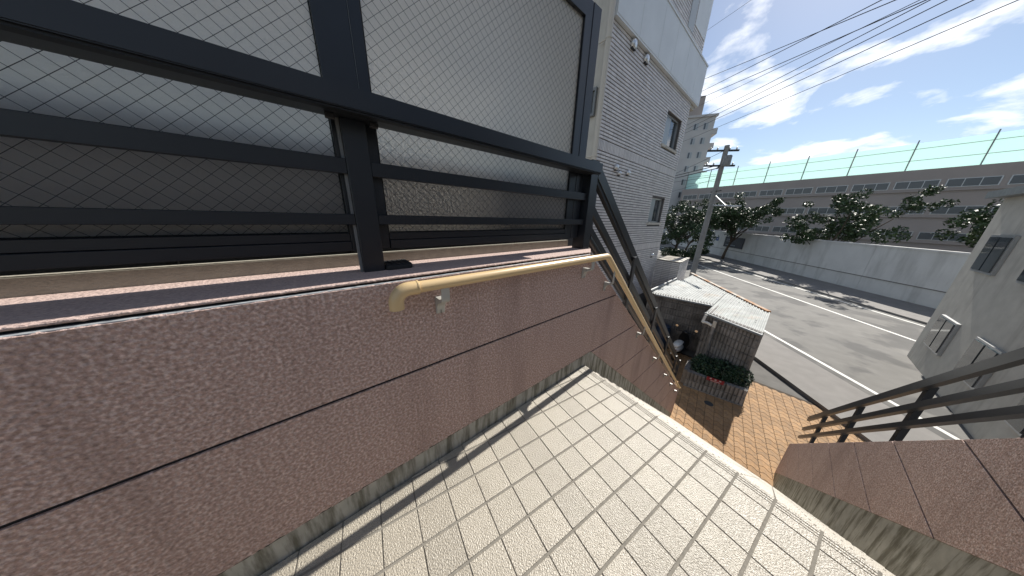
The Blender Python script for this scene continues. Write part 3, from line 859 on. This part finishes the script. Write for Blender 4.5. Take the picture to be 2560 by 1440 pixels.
# ================================================================== TIN-ROOFED SHED OF RIBBED BLOCKS
sh = thing('tin_roof_shed', 'block shed under a weathered corrugated tin roof with rusty far edge', 'shed', (11, 1, G))
ZR = -1.81
def near_x(y):
    if y >= 0.40: return 10.32 + (9.91-10.32)*(y-0.39)/2.0
    return 9.12 + (8.77-9.12)*(0.41-y)/0.71
def far_x(y): return 13.14 + (16.66-13.14)*(y-0.37)/2.58
def roof_sheet(y0, y1, nm):
    mb = MB(); n = int((y1-y0)/0.0127); vs = []; fs = []
    nxs = 8
    for i in range(n+1):
        y = y0 + (y1-y0)*i/n; a, b = near_x(min(y, y1-1e-4) if y1 <= 0.4 else max(y, 0.4)), far_x(y)
        if y > 2.45: b = min(b, 13.72)
        for j in range(nxs+1):
            x = a + (b-a)*j/nxs
            vs.append((x, y, ZR + 0.018*sin(2*pi*y/0.096) + 0.012*(x-10)))
    for i in range(n):
        for j in range(nxs):
            q = i*(nxs+1)+j; fs.append((q, q+1, q+nxs+2, q+nxs+1))
    return mb.add(vs, fs).build(nm, M['corr'], sh, smooth=True)
edges = [-1.15, -0.4, 0.395]
for a, b in zip(edges, edges[1:]): roof_sheet(a, b, 'roof_sheet')
edges = [0.405, 1.1, 1.8, 2.38, 2.70]
for a, b in zip(edges, edges[1:]): roof_sheet(a, b, 'roof_sheet')
def gut(a, b, nm, z=ZR, m='gutter', r=0.05):
    MB().tube([(a[0], a[1], z), (b[0], b[1], z)], r, 10).build(nm, M[m], sh, smooth=50)
gut((near_x(2.40)-0.03, 2.42), (near_x(0.42)-0.03, 0.40), 'gutter', ZR-0.05)
gut((near_x(0.39)-0.03, 0.42), (near_x(-1.15)-0.03, -1.15), 'gutter', ZR-0.06)
gut((9.6, 2.66), (13.70, 2.72), 'side_gutter', ZR+0.10, 'gutter', 0.06)
gut((9.9, 2.60), (9.9, 2.60001), 'gutter_bracket', ZR+0.1, 'gutter', 0.02)
fl = MB(); a = Vector((far_x(2.62), 2.62, ZR+0.10)); b = Vector((far_x(-1.1), -1.1, ZR+0.02))
fl.obox((a+b)/2, (b-a)/2, Vector((0.045, -0.06, 0)), Vector((0, 0, 0.04))); fl.build('rusty_flashing', M['rust'], sh)
for k in range(38):
    y = random.uniform(-1.0, 2.3); x = random.uniform(near_x(y)+0.1, far_x(y)-0.3)
    yk = round((y-0.019)/0.076)*0.076+0.019
    MB().lathe((x, yk, ZR+0.012+0.012*(x-10)), [(0.016,-0.004),(0.016,0.004),(0.008,0.010),(0,0.011)], 8).build('roof_bolt', M['dark'], sh)
# ribbed blocks
BH, BLn = 0.287, 0.60
def block_mesh(L_, H_):
    mb = MB(); mb.box(-L_/2+0.005, L_/2-0.005, 0, 0.12, 0.005, H_-0.005)
    n = max(1, round(L_/0.10)); s_ = (L_-0.01)/n
    for k in range(n):
        xa = -L_/2+0.005+k*s_
        mb.prism_z([(xa+0.012, 0.001), (xa+0.020, -0.034), (xa+s_-0.020, -0.034), (xa+s_-0.012, 0.001)], 0.014, H_-0.014)
    return mb.mesh('block', M['block'])
BM = {}
def block_wall(a, b, z0, rows, parent, half=True):
    a = Vector((*a, 0)); b = Vector((*b, 0)); L_ = (b-a).length; d = (b-a)/L_
    n = max(1, round(L_/BLn)); l = L_/n
    if round(l, 3) not in BM: BM[round(l, 3)] = block_mesh(l, BH)
    for r in range(rows):
        for c in range(n):
            p = a + d*((c+0.5)*l); o = bpy.data.objects.new('block', BM[round(l, 3)]); COL.objects.link(o)
            o.location = (p.x, p.y, z0+r*BH); o.rotation_euler = (0, 0, math.atan2(d.y, d.x)); o.parent = parent
            o.matrix_parent_inverse = Matrix.Translation(parent.location).inverted()
block_wall((near_x(2.7)+0.14, 2.75), (near_x(0.42)+0.14, 0.40), G, 8, sh)
block_wall((9.12, 0.33), (9.12-0.35*2.0, -1.12), G, 8, sh)
block_wall((10.44, 0.30), (9.20, 0.33), G, 8, sh)
MB().box(9.19, 11.5, -1.0, 0.22, G, ZR-0.13).build('shed_core', M['block'], sh)
MB().box(10.55, 13.6, 0.23, 2.55, G, ZR-0.13).build('shed_core', M['block'], sh)
# white gutter outlet and downpipe
MB().tube([(8.86, 0.345, -1.83), (8.82, 0.365, -2.0), (8.78, 0.375, -2.13)], 0.045, 12).build('gutter_outlet', M['white'], sh, smooth=50)
MB().tube([(8.78, 0.385, -2.12), (8.80, 0.26, -2.10), (8.80, 0.10, -2.16)], 0.048, 12).build('pipe_elbow', M['white'], sh, smooth=50)
MB().box(8.76, 8.815, -0.01, 0.085, -2.22, -1.96).build('pipe_hopper', M['stone'], sh)
MB().tube([(8.775, 0.04, -2.2), (8.775, 0.04, G)], 0.045, 12).build('downpipe', M['block'], sh, smooth=50)

# ---- planter with shrubs and red plate
pt = thing('block_planter', 'low planter of grey ribbed blocks in front of the shed', 'planter', (8, -0.5, G))
block_wall((7.40, 0.20), (7.76, -1.30), G, 2, pt)
block_wall((8.3, 0.36), (7.46, 0.28), G, 2, pt)
MB().prism_z([(7.56, 0.20), (7.90, -1.3), (8.7, -1.3), (8.8, 0.22)], G, G+0.50).build('soil', M['soil'], pt)
edge = MB(); edge.obox((7.55, -0.55, G+0.02), Vector((0.18, -0.75, 0)), Vector((0.02, 0.005, 0)), Vector((0,0,0.02)))
edge.build('kerb_edge', M['pavement'], pt)
def leaves(mb, cen, rad, n, size, up=0.3, flat=1.0, shell=0.0):
    for _ in range(n):
        while True:
            q = Vector((random.uniform(-1,1), random.uniform(-1,1), random.uniform(-1,1)))
            if shell < q.length < 1: break
        c = Vector(cen) + Vector((q.x*rad[0], q.y*rad[1], q.z*rad[2]*flat))
        nrm = Vector((random.gauss(0,1), random.gauss(0,1), random.gauss(up,1))).normalized()
        t = nrm.orthogonal().normalized(); t.rotate(Matrix.Rotation(random.uniform(0, 6.28), 3, nrm)); b = nrm.cross(t)
        s = size*random.uniform(0.6, 1.3)
        mb.add([c-t*s, c+b*s*0.42, c+t*s, c-b*s*0.42], [(0,1,2,3)])
def shrub(name, label, cens, n, size, m='leaf2', grp=None, stems=True):
    t = thing(name, label, 'shrub', (cens[0][0], cens[0][1], cens[0][2]-cens[0][5]), grp)
    mb = MB()
    for x, y, z, a, b, c in cens: leaves(mb, (x,y,z), (a,b,c), n, size)
    mb.build('foliage', M[m], t)
    if stems:
        sm = MB()
        for x, y, z, a, b, c in cens: sm.tube([(x, y, z-c-0.1), (x+0.05, y, z)], [0.03, 0.012], 6)
        sm.build('stem', M['bark'], t)
    return t
shrub('shrub', 'dark green low shrub filling the ribbed-block planter', [(8.15,-0.05,-3.45,0.55,0.34,0.34),(8.2,-0.55,-3.42,0.55,0.45,0.36),(8.3,-1.0,-3.45,0.5,0.35,0.36),(7.85,-0.35,-3.52,0.26,0.5,0.2)], 1500, 0.045)
sg = thing('red_plate', 'small red plate with white lettering fixed to the planter blocks', 'sign', (7.42, -0.53, -3.53))
pd = Vector((0.36, -1.50, 0)).normalized(); pn = Vector((-pd.y, pd.x, 0)); pn = -pn if pn.x > 0 else pn
sc0 = Vector((7.40, 0.20, 0)) + pd*0.75 + pn*0.032 + Vector((0,0,-3.53))
MB().obox(sc0, pd*0.22, pn*0.004, Vector((0,0,0.068))).build('plate', M['red'], sg)
def mark(u, v, wu, hv): MB().obox(sc0 + pd*u + pn*0.0055 + Vector((0,0,v)), pd*wu, pn*0.0012, Vector((0,0,hv))).build('letter_stroke', M['signwhite'], sg)
for cu in (-0.12, 0.0, 0.12):
    for du, dv, a, b in ((0, 0.034, 0.024, 0.004), (0, 0.012, 0.028, 0.004), (-0.012, 0.02, 0.004, 0.020), (0.014, 0.02, 0.004, 0.020)):
        mark(cu+du, dv+0.006, a, b)
for k in range(9): mark(-0.10+k*0.026, -0.036, 0.009, 0.007)

# ---- scooter parked against the shed
so = thing('scooter', 'scooter with pale seat parked in the shade by the ribbed block wall', 'scooter', (9.5, 1.0, G))
sx, sy = 9.45, 0.95
def S(dx, dy, z): return (sx+dx, sy+dy, G+z)
for dx in (-0.58, 0.62):
    wh = MB().lathe(S(dx, 0, 0.22), [(0.13,-0.05),(0.20,-0.05),(0.22,-0.02),(0.22,0.02),(0.20,0.05),(0.13,0.05),(0.13,-0.05)], 22, 'y').build('wheel', M['rubber'], so, smooth=40)
    MB().lathe(S(dx, 0, 0.22), [(0.0,-0.03),(0.128,-0.03),(0.128,0.03),(0.0,0.03)], 16, 'y').build('rim', M['chrome'], wh, smooth=30)
def loft(rings, name, m, parent, sm=True):
    mb = MB(); n = 12; vs = []; fs = []
    for x, z, hw, hh in rings:
        for k in range(n):
            a = 2*pi*k/n; vs.append(S(x, hw*cos(a)*(1 if abs(cos(a)) < .9 else .96), z+hh*sin(a)))
    for i in range(len(rings)-1):
        for k in range(n): fs.append((i*n+k, i*n+(k+1)%n, (i+1)*n+(k+1)%n, (i+1)*n+k))
    fs += [tuple(range(n-1,-1,-1)), tuple(range((len(rings)-1)*n, len(rings)*n))]
    return mb.add(vs, fs).build(name, m, parent, smooth=sm)
loft([(-0.80,0.56,0.05,0.05),(-0.72,0.54,0.12,0.11),(-0.5,0.52,0.17,0.15),(-0.2,0.5,0.17,0.16),(-0.02,0.42,0.12,0.14)], 'rear_cowl', M['body'], so)
loft([(-0.78,0.69,0.06,0.02),(-0.70,0.73,0.13,0.045),(-0.45,0.74,0.15,0.05),(-0.15,0.72,0.13,0.05),(-0.03,0.70,0.06,0.03)], 'seat', M['body'], so)
loft([(-0.1,0.26,0.15,0.05),(0.2,0.24,0.16,0.04),(0.42,0.27,0.14,0.05)], 'footboard', M['sdark'], so)
mb = MB(); vs = []
for z, x, hw in ((0.24,0.44,0.15),(0.45,0.46,0.20),(0.68,0.42,0.20),(0.86,0.36,0.14),(0.95,0.33,0.09)):
    vs += [S(x-0.03, -hw, z), S(x+0.05, 0, z), S(x-0.03, hw, z), S(x-0.06, 0, z)]
fs = []
for i in range(4):
    for k in range(4): fs.append((i*4+k, i*4+(k+1)%4, (i+1)*4+(k+1)%4, (i+1)*4+k))
fs += [(3,2,1,0), (16,17,18,19)]
mb.add(vs, fs).build('leg_shield', M['sdark'], so, smooth=60)
loft([(0.36,0.36,0.02,0.02),(0.50,0.44,0.08,0.05),(0.66,0.45,0.085,0.05),(0.82,0.36,0.05,0.03)], 'front_fender', M['sdark'], so)
MB().tube([S(0.62,0.06,0.22), S(0.40,0.06,0.75)], 0.022, 8).build('fork', M['sdark'], so, smooth=True)
MB().tube([S(0.62,-0.06,0.22), S(0.40,-0.06,0.75)], 0.022, 8).build('fork', M['sdark'], so, smooth=True)
MB().tube([S(0.22,-0.33,1.0), S(0.31,-0.15,1.0), S(0.33,0,0.99), S(0.31,0.15,1.0), S(0.22,0.33,1.0)], 0.016, 8).build('handlebar', M['sdark'], so, smooth=True)
loft([(0.28,0.98,0.10,0.05),(0.36,0.96,0.15,0.08),(0.44,0.93,0.10,0.07),(0.48,0.92,0.04,0.03)], 'handlebar_cowl', M['sdark'], so)
MB().lathe(S(0.47,0,0.92), [(0,0.03),(0.05,0.02),(0.065,0.0),(0.06,-0.03)], 14, 'x').build('headlight', M['chrome'], so, smooth=True)
for yy in (-0.30, 0.30):
    mr = MB().tube([S(0.28,yy*0.7,1.0), S(0.27,yy,1.16)], 0.007, 6).build('mirror', M['sdark'], so)
    MB().lathe(S(0.27,yy*1.15,1.20), [(0,-0.018),(0.05,-0.016),(0.056,0),(0.04,0.018),(0,0.024)], 16, 'x').build('mirror_glass', M['chrome'], mr, smooth=40)
MB().box(*[S(-0.84,0,0)[0], S(-0.78,0,0)[0]], sy-0.07, sy+0.07, G+0.53, G+0.59).build('tail_light', M['redlamp'], so, bevel=0.012)
MB().box(S(-0.86,0,0)[0], S(-0.855,0,0)[0], sy-0.09, sy+0.09, G+0.36, G+0.46).build('number_plate', M['white'], so)
bn = thing('drum', 'dark navy plastic drum standing by the shaded block wall', 'drum', (9.55, 1.72, G))
MB().lathe((9.55, 1.72, G), [(0,0),(0.25,0),(0.28,0.25),(0.29,0.6),(0.28,0.95),(0.25,1.05)], 26).build('drum_body', M['navy'], bn, smooth=40)
MB().lathe((9.55, 1.72, G+1.05), [(0.265,-0.02),(0.27,0.03),(0.2,0.06),(0,0.075)], 26).build('lid', M['navy'], bn, smooth=40)

# ================================================================== STREET: pole, wires, trees
po = thing('utility_pole', 'grey concrete utility pole rising behind the tin roof', 'utility pole', (19.98, 3.3, G))
px_, py_ = 19.98, 3.30
MB().tube([(px_, py_, G), (px_, py_, 6.25)], [0.195, 0.135], 16).build('shaft', M['concrete'], po, smooth=40)
def bar(a, b, r, nm, m='dark', par=None, seg=6): return MB().tube([a, b], r, seg).build(nm, M[m], par or po)
def at_pole(t, z, s=0.0): q = Vector((px_, py_, 0)) + RD*t + RN*s; return (q.x, q.y, z)
for z, hl in ((5.05, 0.75), (5.95, 0.6)):
    mb = MB(); c = Vector(at_pole(0, z, -0.16)); mb.obox(c, RN*0.9, RD*0.05, Vector((0,0,0.05))); mb.build('crossarm', M['dark'], po)
    for k in (-0.75, -0.35, 0.35, 0.75):
        MB().lathe(at_pole(0, z+0.05, -0.16+k), [(0,0),(0.03,0),(0.05,0.05),(0.03,0.09),(0.045,0.13),(0,0.16)], 10).build('insulator', M['ceramic'], po, smooth=40)
MB().lathe(at_pole(-0.42, 4.95, 0.0), [(0,0),(0.2,0),(0.22,0.06),(0.22,0.55),(0.19,0.62),(0,0.66)], 16).build('transformer', M['gutter'], po, smooth=40)
bar(at_pole(-0.15, 5.1), at_pole(0.5, 4.98), 0.055, 'cable_clamp')
MB().obox(at_pole(-0.1, 3.45), RD*0.55, RN*0.03, Vector((0,0,0.03))).build('stay_arm', M['dark'], po)
bar(at_pole(-0.1, 3.2), at_pole(-1.6, 2.45), 0.04, 'stay_brace', 'gutter')
bar(at_pole(-0.1, 2.55), at_pole(-2.4, 2.40), 0.05, 'lamp_arm', 'alu')
MB().obox(at_pole(-2.6, 2.38), RD*0.30, RN*0.09, Vector((0,0,0.05))).build('lamp_head', M['alu'], po, bevel=0.02)
for z in (0.6, 1.1, 1.6, 2.1): MB().tube([at_pole(0,z,0.15), at_pole(0,z,0.32)], 0.012, 5).build('step_bolt', M['dark'], po)
wires = [((25.24,7.5,12.81),(21.82,4.78,11.54),0.016,'topmost'), ((25.11,7.39,11.85),(21.59,4.6,10.91),0.016,'second from the top'),
         ((25.09,7.38,11.40),(21.39,4.44,10.35),0.016,'third from the top'), ((24.4,6.83,10.65),(21.24,4.32,9.94),0.011,'fourth from the top'),
         ((25.28,7.53,9.72),(20.94,4.08,9.11),0.014,'fifth from the top'), ((25.5,7.7,9.42),(20.84,4.0,8.80),0.014,'sixth from the top'),
         ((25.4,7.62,9.12),(20.74,3.92,8.48),0.014,'seventh from the top'), ((25.7,7.87,8.50),(20.5,3.73,7.86),0.011,'eighth from the top'),
         ((25.42,7.64,5.78),(20.07,3.39,5.98),0.014,'running from the pole top towards the tiled building'),
         ((25.44,7.66,5.58),(20.02,3.34,5.14),0.030,'thick bundled, clamped just under the pole top'),
         ((25.38,7.61,5.36),(20.04,3.35,4.96),0.030,'thick bundled, the lower of the pair clamped at the pole'),
         ((24.52,6.93,4.92),(19.9,3.25,4.45),0.014,'crossing in front of the green netting'),
         ((24.84,7.18,4.19),(19.9,3.25,4.30),0.012,'lowest, sagging in front of the taupe building'),
         ((25.46,7.67,16.37),(23.23,5.9,15.45),0.010,'faint and alone high in the blue')]
for a, b, r, lab in wires:
    a, b = Vector(a), Vector(b); d = b-a
    p0 = a - d*(14/d.length); p1 = b + d*(0 if lab.startswith(('running','thick','crossing','lowest')) else 30/d.length)
    pts = []
    Lw = (p1-p0).length
    for k in range(25):
        f = k/24; q = p0 + (p1-p0)*f; q.z -= 0.012*Lw*4*f*(1-f)*0.25; pts.append(q)
    o = MB().tube(pts, r, 5).build('overhead_wire', M['cable'])
    tag(o, 'dark overhead wire, ' + lab if len(lab.split()) > 4 else 'dark overhead wire crossing the sky, %s of the stack' % lab, 'wire', 'overhead wires along the street')

def tree(label, base, h, crown, n, size, trunk_r, lean=(0,0), m='leaf'):
    t = thing('street_tree', label, 'tree', base, 'trees across the street')
    bx, by, bz = base
    tk = MB(); top = Vector((bx+lean[0], by+lean[1], bz+h))
    pts = []; rs = []
    for k in range(9):
        f = k/8; pts.append((bx+lean[0]*f+0.10*sin(f*5+bx), by+lean[1]*f+0.10*cos(f*4+by), bz+h*f)); rs.append(trunk_r*(1.25-0.75*f))
    tk.tube(pts, rs, 9)
    for (cx, cy, cz, a, b, c) in crown:
        f = random.uniform(0.55, 0.95); s0 = Vector(pts[int(f*8)])
        e = Vector((cx, cy, cz)); mid = (s0+e)/2 + Vector((random.uniform(-.3,.3), random.uniform(-.3,.3), -0.25))
        tk.tube([s0, mid, e], [trunk_r*0.5, trunk_r*0.3, trunk_r*0.08], 6)
    tk.build('trunk', M['bark'], t, smooth=True)
    lf = MB()
    for (cx, cy, cz, a, b, c) in crown:
        for _ in range(9):      # clumps inside every lobe
            q = Vector((random.gauss(0,.5), random.gauss(0,.5), random.gauss(0,.5)))
            leaves(lf, (cx+q.x*a, cy+q.y*b, cz+q.z*c), (a*0.42, b*0.42, c*0.42), n//9, size, 0.5)
    lf.build('crown', M[m], t)
    return t
def lobes(c, R, k, seed):
    random.seed(seed); r = []
    for _ in range(k):
        q = Vector((random.gauss(0,.5), random.gauss(0,.5), random.gauss(0,.45)))
        s = random.uniform(0.32, 0.52)
        r.append((c[0]+q.x*R[0], c[1]+q.y*R[1], c[2]+q.z*R[2], R[0]*s, R[1]*s, R[2]*s))
    return r
tree('dense dark green street tree standing left of the utility pole', (40.5, 10.3, G+0.1), 3.4, lobes((40.5, 9.3, 1.4), (3.2, 3.3, 2.7), 15, 3), 900, 0.145, 0.20, (0.1,-0.2))
tree('smaller leafy street tree partly hidden behind the utility pole', (46.5, 10.6, G+0.1), 3.0, lobes((46.5, 8.3, 0.9), (2.6, 2.6, 2.3), 10, 5), 820, 0.145, 0.14, (0, -0.9))
tree('street tree with a thin curved trunk in front of the dark board', (46.0, 5.35, G+0.12), 4.0, lobes((46, 4.5, 2.3), (2.8, 3.2, 2.3), 13, 11), 820, 0.15, 0.16, (0.2, -0.5))
tree('street tree further right along the white wall', (40.0, -3.5, G+0.12), 3.6, lobes((40, -3.7, 1.7), (3, 3, 2.4), 11, 14), 760, 0.15, 0.17)
tree('street tree at the far right end of the street', (34.5, -11.0, G+0.12), 3.8, lobes((34.5, -11, 2.0), (3, 3, 2.6), 11, 19), 760, 0.15, 0.18)
random.seed(23)
shrub('shrub', 'low leafy street shrub under the dense dark tree', [(40.2,9.6,-3.3,1.4,1.3,0.75),(41.0,8.2,-3.4,1.2,1.1,0.7),(39.6,10.9,-3.2,1.1,1.1,0.8)], 700, 0.15, 'leaf')
shrub('shrub', 'low leafy street shrub along the white wall by the pole', [(47.5,9.4,-3.1,1.0,1.0,0.8),(48.3,8.4,-3.3,0.9,0.9,0.6)], 600, 0.14, 'leaf')

# ================================================================== FAR SIDE OF THE STREET
ww = thing('white_wall', 'long white wall across the street behind the trees', 'wall', rp(26.5, 45, G))
for k in range(24):
    t0 = -30 + k*6
    strip(26.3, 26.6, t0+0.01, t0+5.99, G, -0.15).build('wall_section', M['wwall'], ww)
    strip(26.22, 26.68, t0+0.01, t0+5.99, -0.149, -0.02).build('coping', M['wwall'], ww)
strip(26.25, 26.299, -30, 114, G+1.30, G+1.36).build('ledge_line', M['pavement'], ww)
sb = thing('navy_board', 'dark navy board with faint pale lettering on the white wall', 'sign', rp(26.25, 41, -1.5))
tb = 43.1
strip(26.18, 26.249, tb-4.2, tb, -2.35, -0.75).build('board', M['board'], sb)
random.seed(31)
for z, n, h in ((-1.15, 5, 0.06), (-1.42, 4, 0.05), (-2.0, 7, 0.06)):
    t = tb-0.5
    for k in range(n):
        wl = random.uniform(0.12, 0.3); strip(26.168, 26.1795, t-wl, t, z-h, z+h).build('letter_mark', M['boardtext'], sb); t -= wl+0.1
bp = thing('blue_plate', 'small square blue plate on the white wall left of the navy board', 'sign', rp(26.28, 45.2, -1.4))
strip(26.262, 26.298, 44.9, 45.6, -1.62, -1.02).build('plate', M['blue'], bp)
strip(26.2605, 26.2615, 45.0, 45.5, -1.36, -1.30).build('plate_mark', M['signwhite'], bp)

def block_building(name, label, cat, s0, s1, t0, t1, z1, m, floors, nwin, m2='strip', balc=True, fh=3.0, wz=(0.9, 2.2), ww_=1.3, zbase=G):
    """building along the street; the windows on its street face and on the end towards us"""
    o = thing(name, label, cat, rp((s0+s1)/2, (t0+t1)/2, G))
    strip(s0, s1, t0, t1, zbase, z1).build('wall', M[m], o)
    strip(s0-0.15, s1+0.15, t0-0.15, t1+0.15, z1+0.001, z1+0.35).build('parapet', M[m], o)
    for f in range(floors):
        zb = z1 - (f+1)*fh
        for k in range(nwin):
            tm = t0 + (k+0.5)*(t1-t0)/nwin
            wo = strip(s0-0.05, s0-0.001, tm-ww_/2, tm+ww_/2, zb+wz[0], zb+wz[1]).build('window', M['alu'], o)
            for a in (-1, 1):
                strip(s0-0.065, s0-0.051, tm+a*ww_/4-ww_/4+0.05, tm+a*ww_/4+ww_/4-0.05, zb+wz[0]+0.06, zb+wz[1]-0.06).build('pane', M[m2], wo)
        if balc:
            strip(s0-0.9, s0-0.07, t0, t0+(t1-t0)*0.35, zb-0.05, zb+0.95).build('balcony', M[m], o)
    return o
# apartment tower
tw = thing('apartment_tower', 'tall grey apartment tower with small windows behind the trees', 'building', (72, 19, G))
# facade seen from the street: plane through these two corners
T0, T1 = Vector((70.0, 21.6, 0)), Vector((72.5, 17.25, 0)); Td = (T1-T0).normalized(); Tn = Vector((-Td.y, Td.x, 0)); Tn = -Tn if Tn.x > 0 else Tn
def tbox(a0, a1, d0, d1, z0, z1):
    vs = []
    for z in (z0, z1):
        for a, d in ((a0,d0),(a1,d0),(a1,d1),(a0,d1)):
            q = T0 + Td*a - Tn*d; vs.append((q.x, q.y, z))
    return MB().add(vs, [(0,3,2,1),(4,5,6,7),(0,1,5,4),(1,2,6,5),(2,3,7,6),(3,0,4,7)])
TH = 24.3; TWd = (T1-T0).length
tbox(-9, TWd, 0, 14, G, TH).build('wall', M['tower'], tw)
tbox(-9.1, TWd+0.35, -0.35, 14.2, TH+0.001, TH+0.45).build('parapet', M['tower'], tw)
tbox(-6, TWd-2.6, 1.0, 8, TH+0.451, TH+4.6).build('stair_head', M['tower2'], tw)
for f in range(9):
    zb = TH - 0.4 - (f+1)*2.95
    for a in (-4.6, -2.9, 1.1, 3.0):
        wo = tbox(a, a+0.95, -0.06, -0.001, zb+0.8, zb+2.2).build('window', M['alu'], tw)
        tbox(a+0.08, a+0.45, -0.075, -0.061, zb+0.88, zb+2.12).build('pane', M['strip'], wo)
        tbox(a+0.52, a+0.88, -0.075, -0.061, zb+0.88, zb+2.12).build('pane', M['frosted'], wo)
    tbox(TWd+0.001, TWd+1.0, 0.3, 9, zb-0.1, zb+1.05).build('balcony', M['tower'], tw)
    tbox(TWd+0.005, TWd+0.10, 1.2, 5, zb+1.1, zb+2.6).build('balcony_window', M['strip'], tw)
# taupe block with green netting on its roof
lb = thing('taupe_building', 'low taupe building with a dark window strip under green netting', 'building', (66, 8, G))
L0, L1 = Vector((69.0, 19.5, 0)), Vector((58.0, -18.0, 0)); Ld = (L1-L0).normalized(); Ln = Vector((-Ld.y, Ld.x, 0)); Ln = -Ln if Ln.x > 0 else Ln
def lbox(a0, a1, d0, d1, z0, z1):
    vs = []
    for z in (z0, z1):
        for a, d in ((a0,d0),(a1,d0),(a1,d1),(a0,d1)):
            q = L0 + Ld*a - Ln*d; vs.append((q.x, q.y, z))
    return MB().add(vs, [(0,3,2,1),(4,5,6,7),(0,1,5,4),(1,2,6,5),(2,3,7,6),(3,0,4,7)])
LZ = 8.75
lbox(0, 39, 0, 16, G, LZ).build('wall', M['tower2'], lb)
for f in range(3):
    for k in range(11):
        wo = lbox(0.6+k*3.5, 3.7+k*3.5, -0.05, -0.001, LZ-2.35-f*3.2, LZ-1.35-f*3.2).build('window', M['alu'], lb)
        for q in range(3): lbox(0.68+k*3.5+q, 1.62+k*3.5+q, -0.065, -0.051, LZ-2.28-f*3.2, LZ-1.42-f*3.2).build('pane', M['strip'], wo)
    lbox(-0.1, 39.1, -0.25, -0.07, LZ-2.75-f*3.2, LZ-2.6-f*3.2).build('sill_band', M['tower2'], lb)
gn = thing('green_netting', 'pale green scaffold netting stretched above the taupe building roof', 'netting', (68, 14, LZ))
for k in range(8):
    lbox(0.3+k*4.75, 4.98+k*4.75, 0.6, 0.64, LZ+0.02, LZ+3.35).build('net_sheet', M['net'], gn)
for k in range(9):
    lbox(0.2+k*4.75, 0.29+k*4.75, 0.45, 0.58, LZ+0.01, LZ+3.7).build('scaffold_pole', M['gutter'], gn)
for z in (1.2, 2.6): lbox(0.2, 38.3, 0.40, 0.44, LZ+z, LZ+z+0.05).build('scaffold_rail', M['gutter'], gn)
# buildings further right, outside the photograph's own frame
block_building('apartment_block', 'mid-rise beige apartment block at the right across the street', 'building', 30, 42, -22, 4, 13.0, 'beige', 5, 7)
block_building('apartment_block', 'grey apartment block beyond the far right trees', 'building', 33, 45, -52, -28, 18.0, 'tower', 6, 6)
nb = thing('neighbour_house', 'beige rendered house on the right beyond the low brown wall', 'building', (11, -9, G))
MB().box(8.2, 18.0, -16, -5.6, G, 2.6).build('wall', M['beige'], nb)
MB().box(7.9, 18.3, -16.3, -5.3, 2.601, 2.85).build('roof_edge', M['gutter'], nb)
for z in (-3.1, 0.0):
    for y in (-7.6, -10.2, -12.8):
        wo = MB().box(8.12, 8.199, y-0.75, y+0.75, z, z+1.3).build('window', M['alu'], nb)
        for a in (-1, 1): MB().box(8.09, 8.119, y+a*0.36-0.31, y+a*0.36+0.31, z+0.07, z+1.23).build('pane', M['dglass'], wo)
    for x in (10.0, 13.2, 16.2):
        wo = MB().box(x-0.75, x+0.75, -5.599, -5.52, z, z+1.3).build('window', M['alu'], nb)
        for a in (-1, 1): MB().box(x+a*0.36-0.31, x+a*0.36+0.31, -5.519, -5.49, z+0.07, z+1.23).build('pane', M['dglass'], wo)
